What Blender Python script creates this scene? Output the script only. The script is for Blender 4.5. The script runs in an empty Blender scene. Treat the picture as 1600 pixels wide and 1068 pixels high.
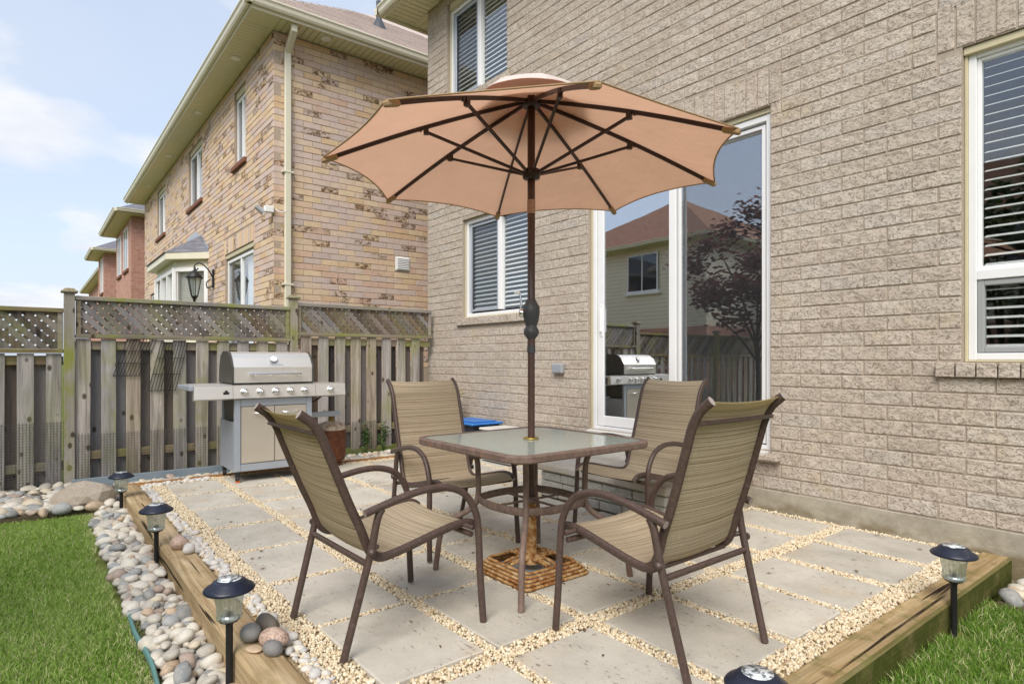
import bpy, math, random
import numpy as np
from mathutils import Vector, Matrix
random.seed(7); RNG = np.random.default_rng(11)
SC = bpy.context.scene; COL = SC.collection
R = math.radians; PI = math.pi

# ---------------------------------------------------------------- camera, sky, sun, exposure
CAM_H = 1.15; YAW = R(51.7)
cd = bpy.data.cameras.new('camera'); cam = bpy.data.objects.new('camera', cd); COL.objects.link(cam)
cam.location = (0, 0, CAM_H); cam.rotation_euler = (R(90), 0, YAW)
cd.sensor_width = 36; cd.lens = 36*956/1600; cd.shift_y = 27/1600; cd.clip_end = 2000; cd.clip_start = .05
SC.camera = cam
SUN_EL, SUN_AZ = 46, 142          # azimuth clockwise from +Y: the sun stands behind the camera, veiled by thin cloud
W = bpy.data.worlds.new("World"); SC.world = W; W.use_nodes = True
SUN_ANGLE, SUN_STR, SKY_STR, EXPO = 36, 1.5, .12, 1.2
sl = bpy.data.lights.new('sun', 'SUN'); sl.energy = SUN_STR; sl.angle = R(SUN_ANGLE); sl.color = (1, .95, .87)
so = bpy.data.objects.new('sun', sl); COL.objects.link(so); so.location = (0, 0, 30)
_d = Vector((math.sin(R(SUN_AZ))*math.cos(R(SUN_EL)), math.cos(R(SUN_AZ))*math.cos(R(SUN_EL)), math.sin(R(SUN_EL))))
so.rotation_euler = _d.to_track_quat('Z', 'Y').to_euler()
SC.view_settings.view_transform = 'Standard'; SC.view_settings.look = 'None'
SC.view_settings.exposure = EXPO; SC.view_settings.gamma = 1; SC.view_settings.use_curve_mapping = False

# ---------------------------------------------------------------- node helper
class NB:
    def __init__(s, nt): s.nt = nt; nt.nodes.clear()
    def n(s, t, **kw):
        nd = s.nt.nodes.new(t)
        for k, v in kw.items(): setattr(nd, k, v)
        return nd
    def put(s, sock, v):
        if hasattr(v, 'is_linked') or isinstance(v, bpy.types.NodeSocket): s.nt.links.new(v, sock)
        elif v is not None:
            if isinstance(v, (tuple, list)) and sock.type == 'RGBA' and len(v) == 3: v = (*v, 1)
            sock.default_value = v
    def math(s, op, a, b=None, c=None, clamp=False):
        nd = s.n('ShaderNodeMath', operation=op, use_clamp=clamp); s.put(nd.inputs[0], a)
        if b is not None: s.put(nd.inputs[1], b)
        if c is not None: s.put(nd.inputs[2], c)
        return nd.outputs[0]
    def vmul(s, v, k):
        nd = s.n('ShaderNodeVectorMath', operation='MULTIPLY'); s.put(nd.inputs[0], v); s.put(nd.inputs[1], k); return nd.outputs[0]
    def vadd(s, v, k):
        nd = s.n('ShaderNodeVectorMath', operation='ADD'); s.put(nd.inputs[0], v); s.put(nd.inputs[1], k); return nd.outputs[0]
    def pos(s): return s.n('ShaderNodeNewGeometry').outputs['Position']
    def rnd(s):
        a = s.n('ShaderNodeObjectInfo').outputs['Random']; b = s.n('ShaderNodeNewGeometry').outputs['Random Per Island']
        return s.math('FRACT', s.math('ADD', a, b))
    def rnd2(s, r, k): return s.math('FRACT', s.math('MULTIPLY', r, k))
    def noise(s, v, scale=5, det=4, rough=.55, dist=0., col=False):
        nd = s.n('ShaderNodeTexNoise'); s.put(nd.inputs['Vector'], v); nd.inputs['Scale'].default_value = scale
        nd.inputs['Detail'].default_value = det; nd.inputs['Roughness'].default_value = rough; nd.inputs['Distortion'].default_value = dist
        return nd.outputs['Color' if col else 'Fac']
    def vor(s, v, scale=5, feat='F1', rand=1.):
        nd = s.n('ShaderNodeTexVoronoi', feature=feat); s.put(nd.inputs['Vector'], v); nd.inputs['Scale'].default_value = scale
        nd.inputs['Randomness'].default_value = rand
        return nd.outputs['Distance']
    def ramp(s, f, stops, interp='LINEAR'):
        nd = s.n('ShaderNodeValToRGB'); s.put(nd.inputs[0], f); cr = nd.color_ramp; cr.interpolation = interp
        while len(cr.elements) < len(stops): cr.elements.new(.5)
        for e, (p, c) in zip(cr.elements, stops):
            e.position = p; e.color = (*c, 1) if isinstance(c, (tuple, list)) else (c, c, c, 1)
        return nd.outputs[0]
    def mix(s, f, a, b, mode='MIX'):
        nd = s.n('ShaderNodeMix', data_type='RGBA', blend_type=mode); s.put(nd.inputs[0], f); s.put(nd.inputs[6], a); s.put(nd.inputs[7], b)
        return nd.outputs[2]
    def bump(s, h, st=.5, dist=.01):
        nd = s.n('ShaderNodeBump'); s.put(nd.inputs['Height'], h); nd.inputs['Strength'].default_value = st; nd.inputs['Distance'].default_value = dist
        return nd.outputs[0]
    def shade(s, col, rough=.8, bump=None, metal=0., spec=.3, **kw):
        p = s.n('ShaderNodeBsdfPrincipled'); s.put(p.inputs['Base Color'], col); s.put(p.inputs['Roughness'], rough)
        s.put(p.inputs['Metallic'], metal); s.put(p.inputs['Specular IOR Level'], spec)
        if bump is not None: s.put(p.inputs['Normal'], bump)
        for k, v in kw.items(): s.put(p.inputs[k], v)
        return p.outputs[0]
    def out(s, sh):
        o = s.n('ShaderNodeOutputMaterial'); s.nt.links.new(sh, o.inputs[0])
MATS = {}
def mat(name):
    def deco(fn):
        m = bpy.data.materials.new(name); m.use_nodes = True; n = NB(m.node_tree); n.out(fn(n)); MATS[name] = m
        return fn
    return deco

# sky
n = NB(W.node_tree)
sky = n.n('ShaderNodeTexSky', sky_type='NISHITA', sun_disc=False, sun_elevation=R(SUN_EL), sun_rotation=R(SUN_AZ), air_density=1.0, dust_density=2.0, ozone_density=1.0)
tc = n.n('ShaderNodeTexCoord').outputs['Generated']
sep = n.n('ShaderNodeSeparateXYZ'); n.put(sep.inputs[0], tc)
zc = n.math('MAXIMUM', sep.outputs[2], .0)
# cloud layer: direction projected on a plane overhead
den = n.math('ADD', zc, .16)
cmb = n.n('ShaderNodeCombineXYZ'); n.put(cmb.inputs[0], n.math('DIVIDE', sep.outputs[0], den)); n.put(cmb.inputs[1], n.math('DIVIDE', sep.outputs[1], den)); cmb.inputs[2].default_value = 3.7
c1 = n.noise(cmb.outputs[0], 1.7, 8, .5, .2)
c2 = n.noise(cmb.outputs[0], .38, 3, .5)
cl = n.math('ADD', n.math('MULTIPLY', c1, .72), n.math('MULTIPLY', c2, .36))
mask = n.ramp(cl, [(.545, 0.), (.62, 1.)])
thin = n.ramp(n.noise(cmb.outputs[0], .8, 5, .6, .6), [(.3, .0), (.75, .5)])
body = n.ramp(n.noise(n.vadd(cmb.outputs[0], (.05, .08, 0)), 2.2, 5, .6), [(.3, (2.9, 3.05, 3.4)), (.7, (3.9, 3.9, 3.95))])
veil = n.mix(n.math('ADD', .65, n.math('MULTIPLY', thin, .5)), sky.outputs[0], (2.65, 2.95, 3.45))
skyc = n.mix(n.math('MULTIPLY', mask, .9), veil, body)
bg = n.n('ShaderNodeBackground'); n.put(bg.inputs[0], skyc); bg.inputs[1].default_value = SKY_STR
ow = n.n('ShaderNodeOutputWorld'); W.node_tree.links.new(bg.outputs[0], ow.inputs[0])

# ---------------------------------------------------------------- materials
def plain(name, col, rough=.5, metal=0., spec=.4, var=0., bump=0., bscale=60):
    @mat(name)
    def f(n):
        c = col; b = None
        if var: c = n.mix(n.noise(n.pos(), 9, 5), tuple(x*(1-var) for x in col), tuple(min(1, x*(1+var)) for x in col))
        if bump: b = n.bump(n.noise(n.pos(), bscale, 4), bump, .01)
        return n.shade(c, rough, b, metal, spec)

@mat('rustic_brick')
def f(n):
    p = n.pos(); r = n.rnd()
    w = n.vadd(n.vmul(p, (1, 1, 1.55)), n.vmul(n.noise(p, 26, 3, .6, col=True), (.05, .05, .05)))
    t = n.noise(w, 13, 2, .55); fr = n.math('FRACT', n.math('MULTIPLY', t, 7.)); t2 = n.noise(n.vadd(w, (5, 2, 8)), 19, 2, .5); fr2 = n.math('FRACT', n.math('MULTIPLY', t2, 6.))
    crev = n.math('MULTIPLY', n.ramp(fr, [(.0, 1.), (.12, .85), (.26, 0.)]), n.ramp(n.noise(p, 24, 3, .6), [(.36, 0.), (.47, 1.)]))
    crev2 = n.math('MULTIPLY', n.ramp(fr2, [(.0, 1.), (.25, 0.)]), n.ramp(n.noise(p, 31, 2), [(.45, 0.), (.55, .9)]))
    cr = n.math('MAXIMUM', crev, crev2)
    base = n.ramp(r, [(0, (.45, .375, .32)), (.25, (.57, .495, .42)), (.5, (.52, .435, .375)), (.75, (.61, .54, .465)), (1, (.50, .46, .425))])
    base = n.mix(.5, base, n.ramp(n.noise(p, 13, 5, .7), [(.3, (.38, .315, .25)), (.7, (.64, .565, .47))]))
    base = n.mix(n.ramp(n.noise(p, 1.1, 4, .6), [(.42, .0), (.7, .38)]), base, (.40, .335, .265))
    st = n.ramp(n.noise(p, 3.1, 4, .6), [(.58, 0.), (.72, .35)])
    base = n.mix(st, base, (.52, .41, .22))
    col = n.mix(n.math('MULTIPLY', cr, .8), base, (.165, .125, .095))
    h = n.math('ADD', n.math('ADD', n.math('MULTIPLY', fr, .8), n.math('MULTIPLY', fr2, .4)), n.math('MULTIPLY', n.noise(p, 90, 4, .7), .3))
    return n.shade(col, .9, n.bump(h, .6, .0055), spec=.15)

@mat('mortar')
def f(n):
    p = n.pos(); return n.shade(n.ramp(n.noise(p, 40, 4), [(.3, (.33, .275, .22)), (.7, (.46, .39, .32))]), .95, n.bump(n.noise(p, 180, 3), .4, .004), spec=.1)

def flash_brick(name, stops, dark, thr, base_scale=1.):
    @mat(name)
    def f(n):
        p = n.pos(); r = n.rnd(); r2 = n.rnd2(r, 17.31)
        base = n.ramp(r, stops, 'LINEAR')
        base = n.mix(.28, base, n.mix(n.noise(p, 11, 5, .7), tuple(.62*x for x in stops[0][1]), stops[-1][1]))
        clus = n.noise(p, 1.3, 2, .5)
        sel = n.ramp(n.math('ADD', n.math('MULTIPLY', r2, .75), n.math('MULTIPLY', clus, .5)), [(thr, 0.), (thr+.03, 1.)])
        w = n.vadd(n.vmul(p, (1, 1, 1.5)), n.vmul(n.noise(p, 18, 3, .6, col=True), (.06, .06, .06)))
        blot = n.ramp(n.noise(w, 16, 5, .7, .6), [(.44, 0.), (.56, 1.)])
        col = n.mix(n.math('MULTIPLY', sel, blot), base, dark)
        e = n.vor(w, 30, 'DISTANCE_TO_EDGE')
        cr = n.math('MULTIPLY', n.ramp(e, [(0, 1.), (.06, 0.)]), n.ramp(n.noise(p, 14, 2), [(.48, 0.), (.56, .6)]))
        col = n.mix(n.math('MULTIPLY', cr, .5), col, tuple(.35*x for x in stops[0][1]))
        return n.shade(col, .9, n.bump(n.math('SUBTRACT', n.noise(p, 60, 5, .7), cr), .5, .006), spec=.15)
flash_brick('buff_brick', [(0, (.68, .46, .26)), (.14, (.77, .58, .35)), (.3, (.70, .55, .45)), (.46, (.62, .51, .47)), (.62, (.69, .54, .47)), (.76, (.79, .61, .39)), (.9, (.70, .46, .34)), (1, (.58, .49, .46))], (.17, .10, .05), .87)

@mat('buff_mortar')
def f(n): return n.shade(n.ramp(n.noise(n.pos(), 30, 3), [(.3, (.37, .29, .22)), (.7, (.48, .39, .31))]), .95, spec=.1)

@mat('red_brick')
def f(n):
    p = n.pos(); nrm = n.n('ShaderNodeNewGeometry').outputs['Normal']
    sp = n.n('ShaderNodeSeparateXYZ'); n.put(sp.inputs[0], p); u = n.math('ADD', sp.outputs[0], sp.outputs[1])
    cb = n.n('ShaderNodeCombineXYZ'); n.put(cb.inputs[0], u); n.put(cb.inputs[1], sp.outputs[2])
    b = n.n('ShaderNodeTexBrick'); n.put(b.inputs['Vector'], cb.outputs[0]); b.inputs['Scale'].default_value = 1
    b.inputs['Brick Width'].default_value = .29; b.inputs['Row Height'].default_value = .0985; b.inputs['Mortar Size'].default_value = .008
    n.put(b.inputs['Color1'], (.42, .19, .135)); n.put(b.inputs['Color2'], (.52, .29, .22)); n.put(b.inputs['Mortar'], (.45, .36, .31)); b.inputs['Bias'].default_value = 0
    c = n.mix(.35, b.outputs[0], n.ramp(n.noise(p, 8, 5, .7), [(.3, (.27, .11, .08)), (.7, (.60, .38, .30))]))
    return n.shade(c, .9, n.bump(b.outputs['Fac'], -.4, .01), spec=.15)

@mat('siding')
def f(n):
    p = n.pos(); sp = n.n('ShaderNodeSeparateXYZ'); n.put(sp.inputs[0], p)
    fr = n.math('FRACT', n.math('MULTIPLY', sp.outputs[2], 7.))
    return n.shade(n.ramp(fr, [(0, (.30, .26, .20)), (.12, (.74, .68, .55)), (1, (.78, .72, .60))]), .6, n.bump(fr, .6, .02))

@mat('shingle')
def f(n):
    p = n.pos(); r = n.rnd()
    b = n.ramp(r, [(0, (.36, .29, .25)), (.5, (.48, .395, .35)), (1, (.58, .49, .44))])
    c = n.mix(.5, b, n.ramp(n.noise(p, 45, 5, .8), [(.3, (.28, .22, .19)), (.7, (.66, .56, .50))]))
    return n.shade(c, .95, n.bump(n.noise(p, 160, 3), .5, .006), spec=.1)
@mat('grey_shingle')
def f(n):
    p = n.pos(); sp = n.n('ShaderNodeSeparateXYZ'); n.put(sp.inputs[0], p)
    fr = n.math('FRACT', n.math('MULTIPLY', sp.outputs[2], 9.5))
    c = n.ramp(n.noise(n.vmul(p, (3, 3, 9)), 2, 4, .7), [(.3, (.12, .12, .14)), (.7, (.24, .24, .27))])
    return n.shade(n.mix(n.ramp(fr, [(0, .7), (.15, 0.)]), c, (.05, .05, .06)), .95, spec=.1)
@mat('red_roof')
def f(n):
    p = n.pos(); sp = n.n('ShaderNodeSeparateXYZ'); n.put(sp.inputs[0], p)
    fr = n.math('FRACT', n.math('MULTIPLY', sp.outputs[2], 8))
    c = n.ramp(n.noise(n.vmul(p, (3, 3, 9)), 2, 4, .7), [(.3, (.24, .125, .085)), (.7, (.40, .235, .165))])
    return n.shade(n.mix(n.ramp(fr, [(0, .7), (.15, 0.)]), c, (.06, .03, .02)), .95, spec=.1)

plain('white_vinyl', (.80, .80, .80), .35, var=.04)
plain('cream_metal', (.70, .66, .52), .4, var=.06)
plain('soffit_cream', (.70, .66, .45), .5, var=.08)
plain('beige_trim', (.56, .50, .33), .6, var=.12)
plain('blind_white', (.86, .86, .84), .45)
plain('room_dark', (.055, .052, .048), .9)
plain('curtain_grey', (.36, .36, .35), .9, var=.1)
plain('pipe_dark', (.06, .065, .075), .5)
plain('black_iron', (.018, .018, .02), .45)
plain('rubber_black', (.02, .02, .022), .6)
plain('orange_plastic', (.6, .13, .03), .5)
plain('socket_grey', (.33, .34, .34), .5, var=.05)
plain('blue_plastic', (.035, .17, .50), .4, var=.08)
plain('dark_bin', (.02, .025, .035), .5)
plain('pale_lid', (.62, .60, .56), .6, var=.08)
plain('edging_blue', (.21, .26, .30), .7, var=.2, bump=.3)
plain('edging_green', (.12, .25, .23), .6, var=.2, bump=.3)
plain('terracotta', (.20, .08, .045), .8, var=.1)
plain('dry_leaf', (.30, .24, .09), .8, var=.25)
plain('litter_brown', (.13, .08, .04), .9, var=.4)
plain('weed_green', (.045, .10, .02), .7, var=.3)
plain('lamp_cap', (.012, .016, .034), .38, var=.2, spec=.5, bump=.1)
plain('stake_black', (.015, .015, .016), .5)
plain('tube_cap', (.33, .28, .25), .6, var=.2)
plain('brass', (.55, .42, .12), .4, 1.)
plain('wire_galv', (.16, .16, .15), .5, .6)
plain('frame_grey', (.42, .46, .52), .42, .4, var=.06)
plain('chrome', (.80, .80, .80), .12, 1.)
plain('grill_dark', (.085, .08, .072), .45, .3, var=.2)
plain('crank_grey', (.055, .056, .06), .45, var=.15)
plain('soil', (.10, .075, .045), .95, var=.35, bump=.6, bscale=40)
plain('bark', (.06, .045, .035), .9, var=.3, bump=.6, bscale=30)
plain('tip_tan', (.36, .235, .125), .8, var=.15)

@mat('solar_cell')
def f(n):
    p = n.pos(); r = n.noise(n.vmul(p, (1, 1, .2)), 60, 3, .6)
    return n.shade(n.ramp(r, [(.42, (.10, .12, .12)), (.5, (.55, .58, .60)), (.62, (.75, .76, .78))]), .15, spec=.6)

def glass(name, tint, base, rough=.004, waviness=0.):
    @mat(name)
    def f(n):
        ge = n.n('ShaderNodeNewGeometry'); dt = n.n('ShaderNodeVectorMath', operation='DOT_PRODUCT'); n.put(dt.inputs[0], ge.outputs['Normal']); n.put(dt.inputs[1], ge.outputs['Incoming'])
        fr = n.math('POWER', n.math('SUBTRACT', 1., n.math('ABSOLUTE', dt.outputs['Value'])), 5.)
        fac = n.math('ADD', n.math('MULTIPLY', fr, .9), base, clamp=True)
        g = n.n('ShaderNodeBsdfGlossy'); g.inputs['Roughness'].default_value = rough; n.put(g.inputs['Color'], (.94, .96, 1))
        if waviness: n.put(g.inputs['Normal'], n.bump(n.noise(n.pos(), 1.3, 2), waviness, .02))
        t = n.n('ShaderNodeBsdfTransparent'); n.put(t.inputs[0], tint)
        m = n.n('ShaderNodeMixShader'); n.put(m.inputs[0], fac); n.nt.links.new(t.outputs[0], m.inputs[1]); n.nt.links.new(g.outputs[0], m.inputs[2])
        return m.outputs[0]
glass('pane_glass', (.97, .985, .985), .09, .004, .03)
glass('door_glass', (.88, .91, .91), .48, .004, .03)
@mat('lamp_glass')
def f(n):
    g = n.n('ShaderNodeBsdfGlossy'); g.inputs['Roughness'].default_value = .12
    t = n.n('ShaderNodeBsdfTransparent'); n.put(t.inputs[0], (.90, .95, .94)); d = n.n('ShaderNodeBsdfTranslucent'); n.put(d.inputs[0], (.8, .86, .84))
    m = n.n('ShaderNodeMixShader'); n.put(m.inputs[0], .36); n.nt.links.new(t.outputs[0], m.inputs[1]); n.nt.links.new(d.outputs[0], m.inputs[2])
    m2 = n.n('ShaderNodeMixShader'); n.put(m2.inputs[0], .16); n.nt.links.new(m.outputs[0], m2.inputs[1]); n.nt.links.new(g.outputs[0], m2.inputs[2])
    return m2.outputs[0]

@mat('screen_mesh')
def f(n):
    p = n.pos(); st = n.noise(n.vmul(p, (160, 160, 1.2)), 1, 3, .7)
    d = n.shade(n.ramp(st, [(.3, (.03, .033, .037)), (.7, (.10, .105, .11))]), .7)
    t = n.n('ShaderNodeBsdfTransparent'); m = n.n('ShaderNodeMixShader'); n.put(m.inputs[0], .13)
    n.nt.links.new(t.outputs[0], m.inputs[1]); n.nt.links.new(d, m.inputs[2]); return m.outputs[0]

@mat('table_glass')
def f(n):
    p = n.pos(); b = n.bump(n.vor(p, 110, 'SMOOTH_F1'), .10, .003)
    sh = n.shade((.42, .48, .44), .07, b, spec=1.)
    t = n.n('ShaderNodeBsdfTransparent'); n.put(t.inputs[0], (.72, .82, .78)); m = n.n('ShaderNodeMixShader'); n.put(m.inputs[0], .8)
    n.nt.links.new(t.outputs[0], m.inputs[1]); n.nt.links.new(sh, m.inputs[2]); return m.outputs[0]

@mat('concrete_slab')
def f(n):
    p = n.pos(); r = n.rnd()
    b = n.ramp(r, [(0, (.40, .375, .33)), (.5, (.50, .47, .415)), (1, (.58, .545, .475))])
    c = n.mix(.55, b, n.ramp(n.noise(p, 3.2, 6, .7), [(.3, (.37, .335, .275)), (.7, (.65, .60, .515))]))
    c = n.mix(n.ramp(n.noise(p, 2.3, 4, .65), [(.55, 0.), (.70, .55)]), c, (.50, .39, .25))
    c = n.mix(n.ramp(n.noise(p, 1.7, 5, .7, .5), [(.54, 0.), (.66, .4)]), c, (.30, .275, .235))
    sp = n.ramp(n.noise(p, 190, 3, .6), [(.36, 1.), (.46, 0.)])
    c = n.mix(n.math('MULTIPLY', sp, .2), c, (.24, .215, .175))
    stretch = n.vmul(p, (30, 62, 30))
    pit = n.math('MULTIPLY', n.ramp(n.noise(stretch, 1., 4, .65), [(.355, 1.), (.395, 0.)]), n.ramp(n.noise(p, 4.5, 3), [(.42, 0.), (.55, 1.)]))
    c = n.mix(n.math('MULTIPLY', pit, .65), c, (.13, .105, .08))
    h = n.math('SUBTRACT', n.math('MULTIPLY', n.noise(p, 90, 5, .7), .5), pit)
    return n.shade(c, .92, n.bump(h, .35, .005), spec=.15)
@mat('footing_concrete')
def f(n):
    p = n.pos(); sp = n.n('ShaderNodeSeparateXYZ'); n.put(sp.inputs[0], p)
    c = n.ramp(n.noise(p, 6, 6, .7), [(.3, (.28, .25, .195)), (.7, (.47, .43, .35))])
    stain = n.math('MULTIPLY', n.ramp(n.noise(n.vmul(p, (1, 1, 2.2)), 4, 5, .65), [(.42, 0.), (.6, 1.)]), n.ramp(sp.outputs[2], [(.0, 1.), (.11, 0.)]))
    c = n.mix(n.math('MULTIPLY', stain, .75), c, (.16, .115, .045))
    return n.shade(c, .95, n.bump(n.noise(p, 70, 5), .4, .006), spec=.1)
@mat('stacked_stone')
def f(n):
    p = n.pos(); r = n.rnd(); b = n.ramp(r, [(0, (.32, .34, .33)), (.5, (.46, .47, .42)), (1, (.58, .55, .47))])
    c = n.mix(.5, b, n.ramp(n.noise(p, 22, 6, .75), [(.3, (.15, .15, .14)), (.7, (.56, .53, .46))]))
    return n.shade(c, .9, n.bump(n.noise(p, 35, 6, .7), .8, .012), spec=.15)

def timber_mat(name, axis, c0, c1, c2, moss):
    @mat(name)
    def f(n):
        p = n.pos(); k = [38, 38, 38]; k[axis] = 1.6
        g = n.noise(n.vmul(p, tuple(k)), 1, 5, .65, .8); k2 = [9, 9, 9]; k2[axis] = .5
        g2 = n.noise(n.vmul(p, tuple(k2)), 1, 4, .6, .5)
        c = n.ramp(g, [(.3, c0), (.5, c1), (.72, c2)]); c = n.mix(n.ramp(g2, [(.35, .55), (.65, 0.)]), c, tuple(.55*x for x in c0))
        kc = [26, 26, 26]; kc[axis] = .75
        crack = n.ramp(n.noise(n.vmul(p, tuple(kc)), 1, 2, .5, .3), [(.31 if axis == 1 else .335, 1.), (.35 if axis == 1 else .36, 0.)])
        c = n.mix(crack, c, (.035, .022, .012))
        kn = n.ramp(n.vor(p, 3.3), [(.05, 1.), (.11, 0.)]); c = n.mix(n.math('MULTIPLY', kn, .6), c, (.12, .06, .025))
        if moss > .5:
            sx = n.n('ShaderNodeSeparateXYZ'); n.put(sx.inputs[0], n.n('ShaderNodeNewGeometry').outputs['Normal'])
            c = n.mix(n.math('MULTIPLY', n.math('MAXIMUM', sx.outputs[0], 0.), n.ramp(n.noise(p, 5, 5, .7), [(.2, .55), (.5, 1.)])), c, (.062, .07, .014))
        if moss: c = n.mix(n.ramp(n.noise(p, 7, 5, .7), [(.5, 0.), (.68, moss)]), c, (.13, .13, .035))
        return n.shade(c, .85, n.bump(n.math('SUBTRACT', g, n.math('MULTIPLY', crack, 2.)), .5, .008), spec=.15)
timber_mat('timber_x', 0, (.28, .18, .09), (.50, .37, .215), (.66, .535, .36), .3)
timber_mat('timber_y', 1, (.29, .19, .085), (.46, .33, .17), (.60, .47, .29), .75)
timber_mat('timber_red', 1, (.26, .11, .035), (.36, .18, .065), (.42, .24, .10), 0)

def fence_mat(name, dark, lite, mossy, axis=2):
    @mat(name)
    def f(n):
        p = n.pos(); r = n.rnd(); r2 = n.rnd2(r, 7.77); k = [46, 46, 46]; k[axis] = 2.2
        o = n.n('ShaderNodeCombineXYZ'); n.put(o.inputs[axis], n.math('MULTIPLY', r, 31.))
        pp = n.vadd(p, o.outputs[0])
        g = n.noise(n.vmul(pp, tuple(k)), 1, 5, .7, .9); k2 = [14, 14, 14]; k2[axis] = 1.
        g2 = n.noise(n.vmul(pp, tuple(k2)), 1, 4, .6, .6)
        c = n.mix(g, dark, lite)
        c = n.mix(n.ramp(g2, [(.35, .75), (.6, 0.)]), c, tuple(.4*x for x in dark))
        warm = n.mix(n.math('MULTIPLY', r2, .34), c, n.mix(g, (.26, .155, .075), (.54, .39, .24)))
        cool = n.mix(n.ramp(r, [(.2, .0), (1, .6)]), warm, n.mix(g, (.17, .165, .175), (.52, .51, .53)))
        knot = n.vor(n.vmul(pp, (1, 1, .62)), 7.5); kn = n.ramp(knot, [(.1, 1.), (.17, 0.)])
        c = n.mix(n.math('MULTIPLY', kn, .85), cool, (.045, .028, .018))
        ms = n.math('MULTIPLY', n.ramp(n.noise(n.vmul(p, (2.2, 2.2, 1.3)), 1.4, 4, .65), [(.46, 0.), (.66, 1.)]), mossy)
        sp = n.n('ShaderNodeSeparateXYZ'); n.put(sp.inputs[0], p)
        ms = n.math('MULTIPLY', ms, n.math('ADD', .45, n.math('MULTIPLY', n.rnd2(r, 3.3), .8)), clamp=True)
        c = n.mix(ms, c, n.mix(g, (.14, .16, .025), (.36, .37, .12)))
        return n.shade(c, .92, n.bump(n.math('SUBTRACT', g, n.math('MULTIPLY', kn, .5)), .55, .006), spec=.1)
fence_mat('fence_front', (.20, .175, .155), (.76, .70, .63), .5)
fence_mat('fence_back', (.035, .031, .036), (.125, .112, .12), .1)  # recessed boards: aged wood, with the shade of the gaps put into the colour
fence_mat('fence_rail', (.15, .12, .07), (.38, .31, .19), .8, 1)
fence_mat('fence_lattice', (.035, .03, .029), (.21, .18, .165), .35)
fence_mat('fence_post', (.20, .18, .10), (.44, .40, .25), 1.2)

def stone_mat(name, stops, stripe=0., speck=0.):
    @mat(name)
    def f(n):
        p = n.pos(); r = n.rnd(); c = n.ramp(r, stops, 'CONSTANT' if len(stops) > 6 else 'LINEAR')
        c = n.mix(.3, c, n.ramp(n.noise(p, 35, 5, .7), [(.3, tuple(.55*x for x in stops[0][1])), (.7, tuple(min(.8, 1.15*x) for x in stops[-1][1]))]))
        if stripe:
            o = n.n('ShaderNodeTexCoord').outputs['Object']
            w = n.n('ShaderNodeTexWave', bands_direction='Z'); n.put(w.inputs[0], o); w.inputs['Scale'].default_value = 34*stripe; w.inputs['Distortion'].default_value = 5; w.inputs['Detail'].default_value = 3; w.inputs['Detail Scale'].default_value = 2
            c = n.mix(n.ramp(w.outputs[1], [(.35, .75), (.7, 0.)]), c, tuple(.28*x for x in stops[0][1]))
        if speck: c = n.mix(n.ramp(n.noise(p, 120, 3, .7), [(.5, 0.), (.58, speck)]), c, (.16, .08, .055))
        return n.shade(c, .6, n.bump(n.noise(p, 70, 4), .2, .004), spec=.3)
stone_mat('river_stone', [(0, (.21, .23, .245)), (.09, (.44, .41, .36)), (.24, (.62, .57, .48)), (.40, (.50, .36, .24)), (.48, (.70, .66, .58)), (.66, (.37, .27, .225)), (.72, (.31, .34, .36)), (.82, (.54, .50, .44)), (.92, (.64, .55, .41))])
stone_mat('white_stone', [(0, (.46, .45, .44)), (.5, (.60, .58, .55)), (1, (.66, .60, .52))])
stone_mat('gravel_stone', [(0, (.52, .37, .20)), (.25, (.72, .57, .34)), (.5, (.80, .68, .46)), (.72, (.82, .74, .56)), (.85, (.60, .40, .2)), (1, (.82, .76, .63))])
stone_mat('boulder_rock', [(0, (.36, .31, .25)), (1, (.46, .40, .32))], 0, .35)
stone_mat('brown_stone', [(0, (.20, .175, .14)), (1, (.26, .22, .17))], .6)
stone_mat('pink_stone', [(0, (.48, .34, .27)), (1, (.58, .43, .35))], 0, .6)
stone_mat('grey_stone', [(0, (.34, .33, .31)), (1, (.40, .39, .37))], .7)
stone_mat('dark_stone', [(0, (.26, .25, .24)), (1, (.32, .31, .30))], 1.)
stone_mat('tan_stone', [(0, (.50, .37, .24)), (1, (.58, .44, .3))])
@mat('gravel_bed')
def f(n):
    p = n.pos(); return n.shade(n.ramp(n.vor(p, 70), [(.1, (.60, .48, .29)), (.6, (.34, .25, .14))]), .95, n.bump(n.vor(p, 70), -.8, .01), spec=.1)
@mat('lawn_ground')
def f(n):
    p = n.pos(); return n.shade(n.ramp(n.noise(p, 9, 5, .7), [(.35, (.09, .125, .025)), (.62, (.16, .17, .05)), (.75, (.28, .22, .10))]), .95, spec=.1)
@mat('grass_blade')
def f(n):
    a = n.n('ShaderNodeAttribute', attribute_name='tone'); p = n.pos()
    c = n.ramp(a.outputs['Fac'], [(0, (.11, .215, .027)), (.3, (.215, .36, .052)), (.6, (.36, .51, .11)), (.85, (.60, .66, .30)), (1, (.74, .64, .40))])
    d = n.shade(c, .55, spec=.3)
    t = n.n('ShaderNodeBsdfTranslucent'); n.put(t.inputs[0], c); m = n.n('ShaderNodeMixShader'); n.put(m.inputs[0], .3)
    n.nt.links.new(d, m.inputs[1]); n.nt.links.new(t.outputs[0], m.inputs[2]); return m.outputs[0]

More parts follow.
